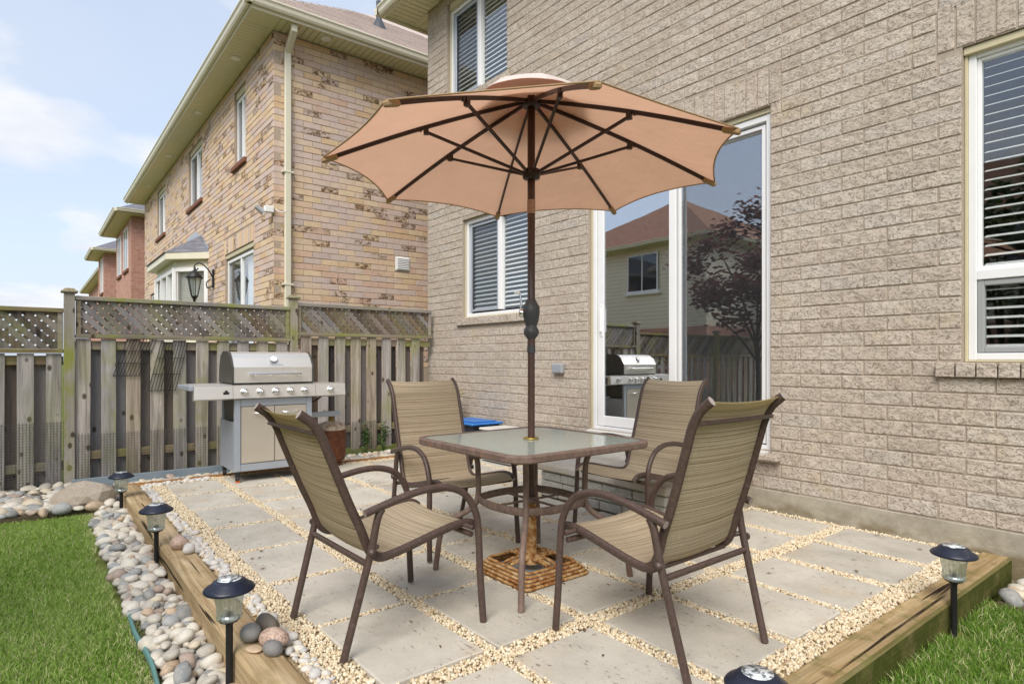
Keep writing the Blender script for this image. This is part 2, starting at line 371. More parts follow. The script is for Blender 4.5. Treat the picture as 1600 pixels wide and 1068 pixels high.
@mat('steel')
def f(n):
    p = n.pos(); g = n.noise(n.vmul(p, (3, 3, 260)), 1, 3, .6)
    return n.shade(n.mix(g, (.80, .76, .70), (.92, .88, .82)), n.math('ADD', .34, n.math('MULTIPLY', g, .12)), n.bump(g, .08, .002), .82)
@mat('steel_warm')
def f(n):
    p = n.pos(); g = n.noise(n.vmul(p, (3, 260, 3)), 1, 3, .6)
    return n.shade(n.mix(n.noise(p, 3, 4), (.60, .54, .46), (.72, .66, .57)), .36, n.bump(g, .08, .002), .6)
@mat('rusty_tank')
def f(n):
    p = n.pos(); return n.shade(n.ramp(n.noise(p, 11, 6, .72), [(.3, (.045, .016, .009)), (.55, (.13, .042, .018)), (.75, (.26, .10, .045))]), .55, n.bump(n.noise(p, 50, 4), .25, .004))
@mat('tank_top')
def f(n):
    p = n.pos(); return n.shade(n.ramp(n.noise(p, 22, 6, .72), [(.35, (.20, .10, .05)), (.55, (.46, .38, .29)), (.75, (.60, .53, .43))]), .7)
@mat('bronze_tube')
def f(n):
    p = n.pos(); r = n.ramp(n.noise(p, 26, 6, .75), [(.6, 0.), (.75, .5)])
    c = n.ramp(n.noise(p, 60, 4, .6), [(.3, (.058, .036, .029)), (.7, (.098, .064, .053))])
    return n.shade(n.mix(r, c, (.20, .145, .12)), .42, n.bump(n.noise(p, 240, 2), .12, .002), spec=.45)
@mat('table_bronze')
def f(n):
    p = n.pos(); sp = n.n('ShaderNodeSeparateXYZ'); n.put(sp.inputs[0], p)
    c = n.ramp(n.noise(n.vmul(p, (1, 1, .5)), 34, 5, .7), [(.3, (.115, .076, .06)), (.7, (.22, .155, .125))])
    rust = n.ramp(n.noise(n.vmul(p, (1, 1, .6)), 18, 6, .75), [(.56, 0.), (.72, .8)])
    c = n.mix(n.math('MULTIPLY', rust, .75), c, (.27, .115, .04))
    return n.shade(c, .55, n.bump(n.noise(p, 90, 4), .25, .004), spec=.3)
@mat('rust_paint')
def f(n):
    p = n.pos(); w = n.vmul(p, (1, 1, 1.0)); r = n.noise(w, 30, 8, .72)
    c = n.ramp(r, [(.34, (.13, .05, .02)), (.45, (.30, .125, .04)), (.52, (.43, .24, .095)), (.62, (.54, .38, .20)), (.75, (.60, .48, .31))])
    return n.shade(c, .85, n.bump(r, .25, .003), spec=.15)
@mat('umbrella_brown')
def f(n): return n.shade(n.ramp(n.noise(n.pos(), 40, 3), [(.3, (.058, .03, .022)), (.7, (.08, .043, .032))]), .38, spec=.5)
@mat('rib_dark')
def f(n): return n.shade((.028, .012, .008), .4, spec=.4)
@mat('pole_band')
def f(n): return n.shade(n.ramp(n.noise(n.pos(), 90, 3), [(.3, (.35, .19, .13)), (.7, (.48, .29, .21))]), .7)
def canopy(name, c, tr):
    @mat(name)
    def f(n):
        p = n.pos(); w = n.noise(p, 5, 5, .6)
        cc = n.mix(w, tuple(.92*x for x in c), tuple(min(1, 1.06*x) for x in c)); b = n.bump(n.noise(n.vadd(n.vmul(p, (1, 1, .6)), n.vmul(n.noise(p, 3, 2, .5, col=True), (.3, .3, .3))), 8, 4, .6), .3, .03)
        d = n.n('ShaderNodeBsdfDiffuse'); n.put(d.inputs[0], cc); n.put(d.inputs['Normal'], b)
        t = n.n('ShaderNodeBsdfTranslucent'); n.put(t.inputs[0], n.mix(.3, cc, (1., .72, .55))); n.put(t.inputs['Normal'], b)
        m = n.n('ShaderNodeMixShader'); n.put(m.inputs[0], tr); n.nt.links.new(d.outputs[0], m.inputs[1]); n.nt.links.new(t.outputs[0], m.inputs[2])
        return m.outputs[0]
canopy('canopy_cloth', (.93, .69, .56), .62)
canopy('canopy_top_cloth', (.90, .84, .78), .48)
canopy('vent_top_cloth', (.70, .62, .57), .2)
canopy('vent_cloth', (.78, .47, .35), .4)
@mat('sling')
def f(n):
    uv = n.n('ShaderNodeUVMap'); uv.uv_map = 'uv'; u = uv.outputs[0]
    s1 = n.noise(n.vmul(u, (.5, 230, 1)), 1, 2, .6); s2 = n.noise(n.vmul(u, (.4, 95, 1)), 1, 2, .6); s3 = n.noise(n.vmul(u, (260, 20, 1)), 1, 2, .5)
    c = n.ramp(s1, [(.35, (.20, .15, .105)), (.45, (.56, .475, .35)), (.6, (.76, .675, .535))])
    c = n.mix(n.ramp(s2, [(.40, .5), (.5, 0.)]), c, (.34, .265, .18)); c = n.mix(n.ramp(s2, [(.56, 0.), (.66, .5)]), c, (.66, .57, .38))
    c = n.mix(n.ramp(s3, [(.4, .12), (.55, 0.)]), c, (.12, .085, .05))
    d = n.shade(c, .75, n.bump(n.math('ADD', s1, s3), .3, .003), spec=.15)
    t = n.n('ShaderNodeBsdfTranslucent'); n.put(t.inputs[0], n.mix(.45, c, (.78, .62, .22))); m = n.n('ShaderNodeMixShader'); n.put(m.inputs[0], .42)
    n.nt.links.new(d, m.inputs[1]); n.nt.links.new(t.outputs[0], m.inputs[2]); return m.outputs[0]
def leafmat(name, stops):
    @mat(name)
    def f(n):
        c = n.ramp(n.rnd(), stops); d = n.shade(c, .6)
        t = n.n('ShaderNodeBsdfTranslucent'); n.put(t.inputs[0], c); m = n.n('ShaderNodeMixShader'); n.put(m.inputs[0], .3)
        n.nt.links.new(d, m.inputs[1]); n.nt.links.new(t.outputs[0], m.inputs[2]); return m.outputs[0]
leafmat('leaf_red', [(0, (.07, .018, .014)), (1, (.24, .065, .045))])
leafmat('leaf_green', [(0, (.025, .06, .012)), (1, (.10, .17, .04))])

# ---------------------------------------------------------------- mesh builder
WORLD = {}
class MB:
    def __init__(s): s.v = []; s.f = []; s.s = []; s.uv = []; s.mi = []
    def add(s, vs, fs, smooth=False, uv=None, mi=0):
        o = len(s.v); s.v.extend(tuple(map(float, q)) for q in vs)
        for f in fs: s.f.append(tuple(i+o for i in f)); s.s.append(smooth); s.mi.append(mi)
        s.uv.extend(uv if uv else [(0, 0)]*len(vs)); return s
    def box(s, x0, x1, y0, y1, z0, z1, b=0., M=None, mi=0):
        c = Vector(((x0+x1)/2, (y0+y1)/2, (z0+z1)/2)); h = ((x1-x0)/2, (y1-y0)/2, (z1-z0)/2); b = min(b, *(q*.9 for q in h))
        if b <= 0:
            vs = [Vector((sx*h[0], sy*h[1], sz*h[2])) for sx in (-1, 1) for sy in (-1, 1) for sz in (-1, 1)]
            fs = [(0, 1, 3, 2), (4, 6, 7, 5), (0, 4, 5, 1), (2, 3, 7, 6), (0, 2, 6, 4), (1, 5, 7, 3)]
        else:
            vs = []; ix = {}
            for sx in (-1, 1):
                for sy in (-1, 1):
                    for sz in (-1, 1):
                        for a in range(3):
                            q = [sx*h[0], sy*h[1], sz*h[2]]
                            for k in range(3):
                                if k != a: q[k] -= (sx, sy, sz)[k]*b
                            ix[sx, sy, sz, a] = len(vs); vs.append(Vector(q))
            fs = []
            for a in range(3):
                u, w = [(1, 2), (2, 0), (0, 1)][a]
                for sg in (-1, 1):
                    q = []
                    for (p, r_) in ((-1, -1), (1, -1), (1, 1), (-1, 1)):
                        t = [0, 0, 0]; t[a] = sg; t[u] = p; t[w] = r_; q.append(ix[(*t, a)])
                    fs.append(tuple(q if sg > 0 else q[::-1]))
            for a in range(3):       # edges along axis a
                u, w = [(1, 2), (2, 0), (0, 1)][a]
                for p in (-1, 1):
                    for r_ in (-1, 1):
                        t0 = [0, 0, 0]; t1 = [0, 0, 0]; t0[a] = -1; t1[a] = 1
                        for t in (t0, t1): t[u] = p; t[w] = r_
                        q = (ix[(*t0, u)], ix[(*t1, u)], ix[(*t1, w)], ix[(*t0, w)])
                        fs.append(q if p*r_ < 0 else q[::-1])
            for sx in (-1, 1):
                for sy in (-1, 1):
                    for sz in (-1, 1):
                        q = (ix[sx, sy, sz, 0], ix[sx, sy, sz, 1], ix[sx, sy, sz, 2]); fs.append(q if sx*sy*sz > 0 else q[::-1])
        if M is not None: vs = [M @ (q+c) for q in vs]
        else: vs = [q+c for q in vs]
        return s.add(vs, fs, mi=mi)
    def tube(s, pts, r, r2=None, side=None, n=10, caps=True, closed=False, mi=0, cap_mi=None):
        pts = [Vector(p) for p in pts]; N = len(pts); rings = []; prev = None
        rr = r if isinstance(r, (list, tuple)) else [r]*N
        for i, p in enumerate(pts):
            if closed: t = pts[(i+1) % N]-pts[i-1]
            else: t = pts[min(i+1, N-1)]-pts[max(i-1, 0)]
            t.normalize()
            if side is not None: a = Vector(side); a = (a-t*a.dot(t)).normalized()
            elif prev is None:
                a = Vector((0, 0, 1)) if abs(t.z) < .9 else Vector((1, 0, 0)); a = (a-t*a.dot(t)).normalized()
            else: a = (prev-t*prev.dot(t)).normalized()
            prev = a; b = t.cross(a)
            q2 = rr[i] if r2 is None else r2
            rings.append([p+a*rr[i]*math.cos(2*PI*k/n)+b*q2*math.sin(2*PI*k/n) for k in range(n)])
        vs = [q for g in rings for q in g]; fs = []
        for i in range(N if closed else N-1):
            j = (i+1) % N
            for k in range(n): fs.append((i*n+k, i*n+(k+1) % n, j*n+(k+1) % n, j*n+k))
        s.add(vs, fs, True, mi=mi)
        if caps and not closed:
            cm = mi if cap_mi is None else cap_mi
            s.add(rings[0], [tuple(range(n))[::-1]], mi=cm); s.add(rings[-1], [tuple(range(n))], mi=cm)
        return s
    def bar(s, a, b, w, h, up=(0, 0, 1), mi=0, bev=0.):
        a, b = Vector(a), Vector(b); t = (b-a); L = t.length; t.normalize(); u = Vector(up); u = (u-t*u.dot(t)).normalized(); sd = t.cross(u)
        M = Matrix(((t.x, sd.x, u.x, a.x), (t.y, sd.y, u.y, a.y), (t.z, sd.z, u.z, a.z), (0, 0, 0, 1)))
        return s.box(0, L, -w/2, w/2, -h/2, h/2, bev, M, mi)
    def lathe(s, prof, c=(0, 0, 0), n=20, smooth=True, mi=0, M=None):
        vs = []; fs = []; c = Vector(c)
        for (r, z) in prof:
            for k in range(n):
                q = Vector((r*math.cos(2*PI*k/n), r*math.sin(2*PI*k/n), z)); vs.append((M @ q if M else q)+c)
        for i in range(len(prof)-1):
            for k in range(n): fs.append((i*n+k, i*n+(k+1) % n, (i+1)*n+(k+1) % n, (i+1)*n+k))
        s.add(vs, fs, smooth, mi=mi)
        for i, rev in ((0, True), (len(prof)-1, False)):
            if prof[i][0] > 1e-5:
                g = vs[i*n:(i+1)*n]; s.add(g, [tuple(range(n))[::-1] if rev else tuple(range(n))], mi=mi)
        return s
    def prism(s, poly, a0, a1, axis='y', mi=0):
        """poly in the two other axes (x,z for y; y,z for x; x,y for z), counter-clockwise or not"""
        def mk(p, a): return {'y': (p[0], a, p[1]), 'x': (a, p[0], p[1]), 'z': (p[0], p[1], a)}[axis]
        n = len(poly); A = [mk(p, a0) for p in poly]; B = [mk(p, a1) for p in poly]
        s.add(A, [tuple(range(n))], mi=mi); s.add(B, [tuple(range(n))[::-1]], mi=mi)
        s.add(A+B, [(k, (k+1) % n, n+(k+1) % n, n+k) for k in range(n)], mi=mi); return s
    def poly(s, vs, mi=0): return s.add(vs, [tuple(range(len(vs)))], mi=mi)
    def mesh(s, name, mats, off=None):
        me = bpy.data.meshes.new(name); o = off or (0, 0, 0)
        me.from_pydata([(a-o[0], b-o[1], c-o[2]) for a, b, c in s.v], [], s.f)
        for m in (mats if isinstance(mats, (list, tuple)) else [mats]): me.materials.append(MATS[m])
        me.polygons.foreach_set('use_smooth', s.s); me.polygons.foreach_set('material_index', s.mi)
        if any(u != (0, 0) for u in s.uv):
            l = me.uv_layers.new(name='uv'); idx = np.empty(len(me.loops), np.int32); me.loops.foreach_get('vertex_index', idx)
            l.data.foreach_set('uv', np.array(s.uv, np.float32)[idx].ravel())
        import bmesh
        bm = bmesh.new(); bm.from_mesh(me); bmesh.ops.recalc_face_normals(bm, faces=bm.faces); bm.to_mesh(me); bm.free()
        me.update(); return me
    def build(s, name, mats, parent=None, local=False):
        """vertices are in world space unless local (then in the parent's space)"""
        w = WORLD.get(parent, (0, 0, 0)) if parent else (0, 0, 0)
        o = bpy.data.objects.new(name, s.mesh(name, mats, None if local else w)); COL.objects.link(o)
        if parent: o.parent = parent
        WORLD[o] = tuple(w); return o
def tag(o, label=None, cat=None, group=None, kind=None):
    if label: o['label'] = label
    if cat: o['category'] = cat
    if group: o['group'] = group
    if kind: o['kind'] = kind
    return o
def empty(name, loc, label=None, cat=None, group=None, kind=None, rz=0.):
    o = bpy.data.objects.new(name, None); COL.objects.link(o); o.location = loc; o.rotation_euler = (0, 0, rz); o.empty_display_size = .1
    WORLD[o] = tuple(loc); return tag(o, label, cat, group, kind)
def inst(name, me, parent, loc, rot=(0, 0, 0), scale=(1, 1, 1)):
    o = bpy.data.objects.new(name, me); COL.objects.link(o); w = WORLD.get(parent, (0, 0, 0)) if parent else (0, 0, 0)
    o.parent = parent; o.location = (loc[0]-w[0], loc[1]-w[1], loc[2]-w[2]); o.rotation_euler = rot; o.scale = scale; WORLD[o] = tuple(loc); return o
def copy_tree(o, parent=None):
    c = o.copy(); COL.objects.link(c); c.parent = parent
    for ch in list(o.children): copy_tree(ch, c)
    return c
def spline(pts, n=6):
    P = [Vector(p) for p in pts]; out = []
    for i in range(len(P)-1):
        p0, p1, p2, p3 = P[max(i-1, 0)], P[i], P[i+1], P[min(i+2, len(P)-1)]
        for k in range(n):
            t = k/n; out.append(.5*((2*p1)+(p2-p0)*t+(2*p0-5*p1+4*p2-p3)*t*t+(3*p1-p0-3*p2+p3)*t**3))
    out.append(P[-1]); return out
def bigmesh(name, V, F, matname, smooth=True, attr=None):
    me = bpy.data.meshes.new(name); nv, nf = len(V), len(F); k = F.shape[1]
    me.vertices.add(nv); me.vertices.foreach_set('co', np.ascontiguousarray(V, np.float32).ravel())
    me.loops.add(nf*k); me.loops.foreach_set('vertex_index', np.ascontiguousarray(F, np.int32).ravel())
    me.polygons.add(nf); me.polygons.foreach_set('loop_start', np.arange(0, nf*k, k, dtype=np.int32))
    me.update(calc_edges=True); me.polygons.foreach_set('use_smooth', np.full(nf, smooth))
    if attr is not None: a = me.attributes.new('tone', 'FLOAT', 'POINT'); a.data.foreach_set('value', np.asarray(attr, np.float32))
    me.materials.append(MATS[matname]); me.validate(); return me
VX = np.array([-.78478, .61978, 0]); RX = np.array([.61978, .78478, 0])
def depth(p): return p[0]*VX[0]+p[1]*VX[1]
def in_view(p, m=.03):
    d = depth(p)
    if d < .3: return False
    x = .5+956/1600*(p[0]*RX[0]+p[1]*RX[1])/d; y = (561-956*(p[2]-CAM_H)/d)/1068
    return -m < x < 1+m and -m < y < 1+m

# ---------------------------------------------------------------- brickwork
BL, BC, BJ = .29, .0985, .010
_bm = {}
def brick_mesh(L, Hh, D, matname):
    key = (round(L, 2), round(Hh, 3), D, matname)
    if key in _bm: return _bm[key]
    b = .004; x, z = L/2, Hh/2
    vs = [(-x+b, 0, -z+b), (x-b, 0, -z+b), (x-b, 0, z-b), (-x+b, 0, z-b), (-x, b, -z), (x, b, -z), (x, b, z), (-x, b, z), (-x, D, -z), (x, D, -z), (x, D, z), (-x, D, z)]
    fs = [(0, 1, 2, 3)]+[(k, 4+k, 4+(k+1) % 4, (k+1) % 4)[::-1] for k in range(4)]+[(4+k, 8+k, 8+(k+1) % 4, 4+(k+1) % 4)[::-1] for k in range(4)]
    fs = [f[::-1] if i else f for i, f in enumerate(fs)]
    mb = MB().add(vs, fs); me = mb.mesh('brick', matname); _bm[key] = me; return me
def brick_cells(u0, u1, z0, z1, holes, off=0.):
    cells = []; nrow = int(math.ceil((z1-z0)/BC-1e-6))
    for i in range(nrow):
        a, b = z0+i*BC, min(z0+(i+1)*BC, z1)
        if b-a < .03: continue
        segs = [(u0, u1)]
        for (h0, h1, g0, g1) in holes:
            ov = min(b, g1)-max(a, g0)
            if ov > .35*(b-a):
                ns = []
                for s0, s1 in segs:
                    if h1 <= s0 or h0 >= s1: ns.append((s0, s1)); continue
                    if h0 > s0: ns.append((s0, h0))
                    if h1 < s1: ns.append((h1, s1))
                segs = ns
        sh = off+(BL/2 if i % 2 else 0)
        for s0, s1 in segs:
            cuts = [s0]; k = math.floor((s0-sh)/BL)+1
            while sh+k*BL < s1:
                c = sh+k*BL
                if c-cuts[-1] > .07 and s1-c > .07: cuts.append(c)
                k += 1
            cuts.append(s1)
            for c0, c1 in zip(cuts, cuts[1:]):
                if c1-c0 > .03: cells.append((c0, c1, a, b))
    return cells
def lay(cells, to_world, rz, matname, parent, D, keep=300, name='brick', joined='brickwork'):
    """bricks as single objects (those that show largest), the others joined"""
    items = []
    for (c0, c1, a, b) in cells:
        p = to_world((c0+c1)/2, (a+b)/2); vis = in_view(p)
        items.append((0 if vis else 1, depth(p) if vis else 0, c0, c1, a, b, p))
    items.sort(key=lambda t: (t[0], t[1]))
    rot = Matrix.Rotation(rz, 4, 'Z'); mb = MB(); cnt = 0
    for (nv, d, c0, c1, a, b, p) in items:
        L, Hh = c1-c0-BJ, b-a-BJ; jy = random.uniform(-.0025, .0025)
        me = brick_mesh(L, Hh, D, matname)
        n_ = rot @ Vector((0, 1, 0)); q = Vector(p)+n_*jy; tilt = random.uniform(-.006, .006)
        if not nv and cnt < keep:
            cnt += 1; inst(name, me, parent, q, (0, tilt*.6, rz), (L/round(L, 2) if abs(L) > .02 else 1, 1, 1))
        else:
            sx = L/round(L, 2); vs = [q+rot @ Vector((v.co.x*sx, v.co.y, v.co.z)) for v in me.vertices]
            mb.add(vs, [tuple(pl.vertices) for pl in me.polygons])
    if mb.v: tag(mb.build(joined, matname, parent), kind='stuff')
def wall_sheet(u0, u1, z0, z1, holes, put):
    """solid wall with openings: boxes of a grid, put(u0,u1,z0,z1)"""
    us = sorted({u0, u1, *[max(u0, min(u1, h[k])) for h in holes for k in (0, 1)]}); 
    for a, b in zip(us, us[1:]):
        if b-a < 1e-4: continue
        m = (a+b)/2; bl = sorted((max(z0, h[2]), min(z1, h[3])) for h in holes if h[0] < m < h[1]); z = z0
        for g0, g1 in bl:
            if g0 > z: put(a, b, z, g0)
            z = max(z, g1)
        if z < z1: put(a, b, z, z1)

# ================================================================ OUR HOUSE
WY = 4.46; HX0, HX1 = -7.59, 3.2; HZ0, HZ1 = .155, 6.08
house = empty('brick_house', (-2.5, WY+.1, 0), 'grey beige rustic brick house with sliding patio door beside the patio', 'house')
door_o = (-4.40, -2.455, .43, 3.10); rw = (-1.225, .30, 1.13, 3.05); lw = (-6.70, -5.30, 1.685, 2.97); uw = (-7.07, -5.75, 4.565, 6.0)
sold = [(-4.49, -2.37, 3.10, 3.385), (-1.36, .43, 3.05, 3.34)]
sills = [(-1.36, .43, 1.04, 1.13), (-6.81, -5.20, 1.59, 1.685), (-7.15, -5.67, 4.47, 4.565)]
holes = [door_o, rw, lw, uw]
mb = MB()
wall_sheet(HX0, HX1, -.3, HZ1, holes, lambda a, b, c, d: mb.box(a, b, WY+.0055, WY+.118, c, d))
mb.box(HX0, HX0+.1, WY+.12, WY+6, -.3, HZ1)
wall = mb.build('wall', 'mortar', house)
cells = brick_cells(HX0, 1.2, HZ0, HZ1, holes+sold+sills, .098)
lay(cells, lambda u, z: (u, WY, z), 0, 'rustic_brick', wall, .108)
# soldier courses and brick sills
for (a, b, c, d) in sold:
    k = round((b-a)/.0985); w = (b-a)/k
    for i in range(k): 
        me = brick_mesh(w-BJ, d-c-BJ, .108, 'rustic_brick'); inst('soldier_brick', me, wall, (a+(i+.5)*w, WY+random.uniform(-.002, .001), (c+d)/2), (0, random.uniform(-.004, .004), 0))
for (a, b, c, d) in sills:
    k = round((b-a)/.105); w = (b-a)/k
    for i in range(k):
        me = brick_mesh(w-.008, d-c-.004, .16, 'rustic_brick'); inst('sill_brick', me, wall, (a+(i+.5)*w, WY-.035+random.uniform(-.003, .002), (c+d)/2), (0, random.uniform(-.004, .004), 0))
MB().box(HX0-.01, HX1, WY-.012, WY+.005, -.3, HZ0-.004, .004).build('footing', 'footing_concrete', house)
# rooms behind the glass
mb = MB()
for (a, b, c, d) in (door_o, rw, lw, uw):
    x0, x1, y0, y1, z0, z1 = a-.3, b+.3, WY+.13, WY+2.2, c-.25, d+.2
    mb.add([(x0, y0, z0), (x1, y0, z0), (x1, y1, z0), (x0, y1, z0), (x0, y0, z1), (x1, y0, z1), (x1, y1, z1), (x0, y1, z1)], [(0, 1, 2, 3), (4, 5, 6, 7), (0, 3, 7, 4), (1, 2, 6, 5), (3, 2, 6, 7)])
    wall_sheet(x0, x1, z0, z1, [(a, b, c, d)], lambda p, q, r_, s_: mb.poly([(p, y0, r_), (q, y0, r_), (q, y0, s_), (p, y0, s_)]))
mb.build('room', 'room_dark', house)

def ring(mb, x0, x1, z0, z1, w, y0, y1, wb=None, b=.004):
    wb = wb or w
    mb.box(x0, x0+w, y0, y1, z0, z1, b); mb.box(x1-w, x1, y0, y1, z0, z1, b)
    mb.box(x0+w-.001, x1-w+.001, y0+.001, y1-.001, z1-w, z1-.001, b); mb.box(x0+w-.001, x1-w+.001, y0+.001, y1-.001, z0+.001, z0+wb, b)
def pane(parent, x0, x1, z0, z1, y, m='pane_glass', name='pane'): return MB().box(x0, x1, y, y+.006, z0, z1).build(name, m, parent)
_sl = {}
def blinds(parent, x0, x1, z0, z1, y, step, tilt=.35, cords=True):
    key = round(x1-x0, 3)
    if key not in _sl: _sl[key] = MB().box(-(x1-x0)/2, (x1-x0)/2, -.024, .024, -.0022, .0022).mesh('blind_slat', 'blind_white')
    k = int((z1-z0)/step)
    for i in range(k): inst('blind_slat', _sl[key], parent, ((x0+x1)/2, y+.03, z1-(i+.6)*step), (tilt, 0, 0))
    if cords:
        mb = MB()
        for t in (.16, .2, .84): mb.tube([(x0+(x1-x0)*t, y+.002, z0), (x0+(x1-x0)*t, y+.002, z1)], .0022, n=5)
        mb.build('blind_cord', 'blind_white', parent)

# patio door
FY = WY+.045
mb = MB(); ring(mb, -4.375, -2.462, .445, 3.055, .05, FY, FY+.09, .035)
door = mb.build('sliding_door', 'white_vinyl', house)
MB().box(-4.40, -2.455, FY-.012, FY+.05, 3.057, 3.098, .003).build('header_trim', 'beige_trim', door)
MB().box(-4.399, -4.377, FY-.004, FY+.05, .44, 3.055, .003).build('caulk_strip', 'beige_trim', door)
mb = MB(); ring(mb, -4.318, -3.37, .485, 3.0, .075, FY+.012, FY+.045, .10); s1 = mb.build('sliding_sash', 'white_vinyl', door)
pane(s1, -4.245, -3.443, .583, 2.927, FY+.026, 'door_glass')
MB().box(-4.275, -4.255, FY-.018, FY+.010, 1.42, 1.66, .006).box(-4.285, -4.25, FY+.004, FY+.0115, 1.38, 1.70, .003).build('door_handle', 'white_vinyl', s1)
mb = MB(); ring(mb, -3.44, -2.513, .487, 3.002, .06, FY+.048, FY+.082, .09); s2 = mb.build('fixed_sash', 'white_vinyl', door)
pane(s2, -3.382, -2.571, .575, 2.944, FY+.064, 'door_glass')
mb = MB(); ring(mb, -3.352, -2.53, .49, 2.99, .032, FY+.022, FY+.036, .05); s3 = mb.build('screen_panel', 'white_vinyl', door)
MB().box(-3.322, -2.56, FY+.028, FY+.030, .538, 2.96).build('screen', 'screen_mesh', s3)
MB().box(-4.37, -2.47, WY-.06, FY+.09, .405, .443, .006).build('threshold', 'pale_lid', door)
# side step sill stone under the right of the door
MB().box(-2.60, -2.362, WY-.075, WY-.001, .375, .4275, .012).build('sill_stone', 'rustic_brick', house)

# right window: tall pane over an awning sash
def caulk(parent, o, y):
    a, b, c, d = o; mb = MB(); ring(mb, a+.001, b-.001, c+.001, d-.001, .016, y-.012, y+.06, .014, .003); mb.build('caulk_strip', 'beige_trim', parent)
mb = MB(); y = WY+.05
ring(mb, -1.208, .285, 1.145, 3.018, .042, y, y+.07)
mb.box(-1.167, .244, y+.001, y+.069, 1.63, 1.69, .004)
wR = mb.build('window', 'white_vinyl', house); caulk(wR, rw, y)
MB().box(-1.224, .30, y-.03, y+.02, 3.0, 3.047, .004).build('header_trim', 'beige_trim', wR)
mb = MB(); ring(mb, -1.167, .244, 1.691, 2.977, .022, y+.018, y+.06); mb.build('sash', 'white_vinyl', wR)
mb = MB(); ring(mb, -1.164, .241, 1.19, 1.628, .034, y+.010, y+.055); mb.build('awning_sash', 'socket_grey', wR)
pane(wR, -1.146, .223, 1.712, 2.956, y+.035); pane(wR, -1.131, .208, 1.223, 1.595, y+.03)
blinds(wR, -1.14, .22, 1.70, 2.96, y+.05, .057, .35); blinds(wR, -1.14, .22, 1.20, 1.61, y+.05, .057, .3)
# left window: slider with a screen on its left half
mb = MB(); y = WY+.055
ring(mb, -6.68, -5.32, 1.70, 2.955, .042, y, y+.07); mb.box(-6.0, -5.93, y+.002, y+.067, 1.763, 2.892, .004)
wL = mb.build('window', 'white_vinyl', house); caulk(wL, lw, y)
mb = MB(); ring(mb, -6.605, -6.0, 1.765, 2.89, .03, y+.01, y+.03); mb.build('screen_frame', 'frame_grey', wL)
MB().box(-6.578, -6.03, y+.018, y+.020, 1.793, 2.862).build('screen', 'screen_mesh', wL)
pane(wL, -6.60, -6.0, 1.765, 2.89, y+.04); pane(wL, -5.93, -5.387, 1.765, 2.89, y+.045)
blinds(wL, -6.6, -5.385, 1.765, 2.89, y+.052, .055, .6, False)
# upper window
mb = MB(); ring(mb, -7.05, -5.77, 4.58, 5.86, .042, y, y+.07); mb.box(-6.43, -6.36, y+.002, y+.067, 4.643, 5.797, .004)
wU = mb.build('window', 'white_vinyl', house); caulk(wU, (uw[0], uw[1], uw[2], 5.88), y)
MB().box(-7.06, -5.755, y-.02, y+.06, 5.885, 6.07, .004).build('header_trim', 'beige_trim', wU)
mb = MB(); ring(mb, -6.98, -6.43, 4.645, 5.795, .035, y+.01, y+.03); mb.build('screen_frame', 'frame_grey', wU)
MB().box(-6.947, -6.463, y+.018, y+.020, 4.678, 5.762).build('screen', 'screen_mesh', wU)
pane(wU, -6.98, -6.43, 4.645, 5.795, y+.04); pane(wU, -6.36, -5.837, 4.645, 5.795, y+.045)
blinds(wU, -6.98, -5.83, 4.645, 5.795, y+.052, .06, .9, False)
# outlet box on the wall
mb = MB().box(-4.895, -4.735, WY-.055, WY-.003, 1.0, 1.105, .01); oc = mb.build('outlet_cover', 'socket_grey', house)
MB().box(-4.885, -4.745, WY-.0595, WY-.0555, 1.012, 1.092, .0015).build('outlet_lid', 'frame_grey', oc)
# eave
EO = .46
mb = MB()
for i in range(58):
    x0 = HX0-EO+.02+i*.1
    mb.box(x0, x0+.088, WY-EO+.02, WY-.002, HZ1+.002, HZ1+.016, .004)
for i in range(24): mb.box(HX0-EO+.02, HX0-.004, WY+i*.1, WY+i*.1+.094, HZ1+.002, HZ1+.016)
mb.box(HX0-EO+.01, HX1+.2, WY-EO+.01, WY+3, HZ1+.0165, HZ1+.03)
tag(mb.build('soffit', 'soffit_cream', house), kind='stuff')
def gutter(mb, a, b, nrm, z):
    """K-style gutter as a swept profile from a to b (xy), nrm = outward"""
    a, b, q = Vector((*a, 0)), Vector((*b, 0)), Vector((*nrm, 0))
    prof = [(0, 0), (.055, 0), (.075, .03), (.085, .075), (.105, .10), (.105, .118), (.093, .118), (.08, .09), (0, .11)]
    A = [a+q*p+Vector((0, 0, z+h)) for p, h in prof]; B = [b+q*p+Vector((0, 0, z+h)) for p, h in prof]; n_ = len(prof)
    mb.add(A+B, [(k, k+1, n_+k+1, n_+k) for k in range(n_-1)]); mb.poly(A); mb.poly(B)
mb = MB(); gutter(mb, (HX0-EO, WY-EO), (HX1, WY-EO), (0, -1), HZ1-.01); gutter(mb, (HX0-EO, WY+4), (HX0-EO, WY-EO-.1), (-1, 0), HZ1-.01)
mb.box(HX0-EO-.004, HX1, WY-EO-.004, WY-EO+.018, HZ1-.03, HZ1+.16); mb.box(HX0-EO-.004, HX0-EO+.018, WY-EO+.019, WY+4, HZ1-.03, HZ1+.16)
mb.build('gutter', 'cream_metal', house)
mb = MB(); z = HZ1+.125
mb.add([(HX0-EO-.06, WY-EO-.06, z), (HX1+.2, WY-EO-.06, z), (HX1+.2, WY+4, z+3.1), (HX0-EO+4.4, WY+4, z+3.1), (HX0-EO-.06, WY+8.4, z)], [(0, 1, 2, 3), (0, 3, 4)])
mb.build('roof', 'shingle', house)

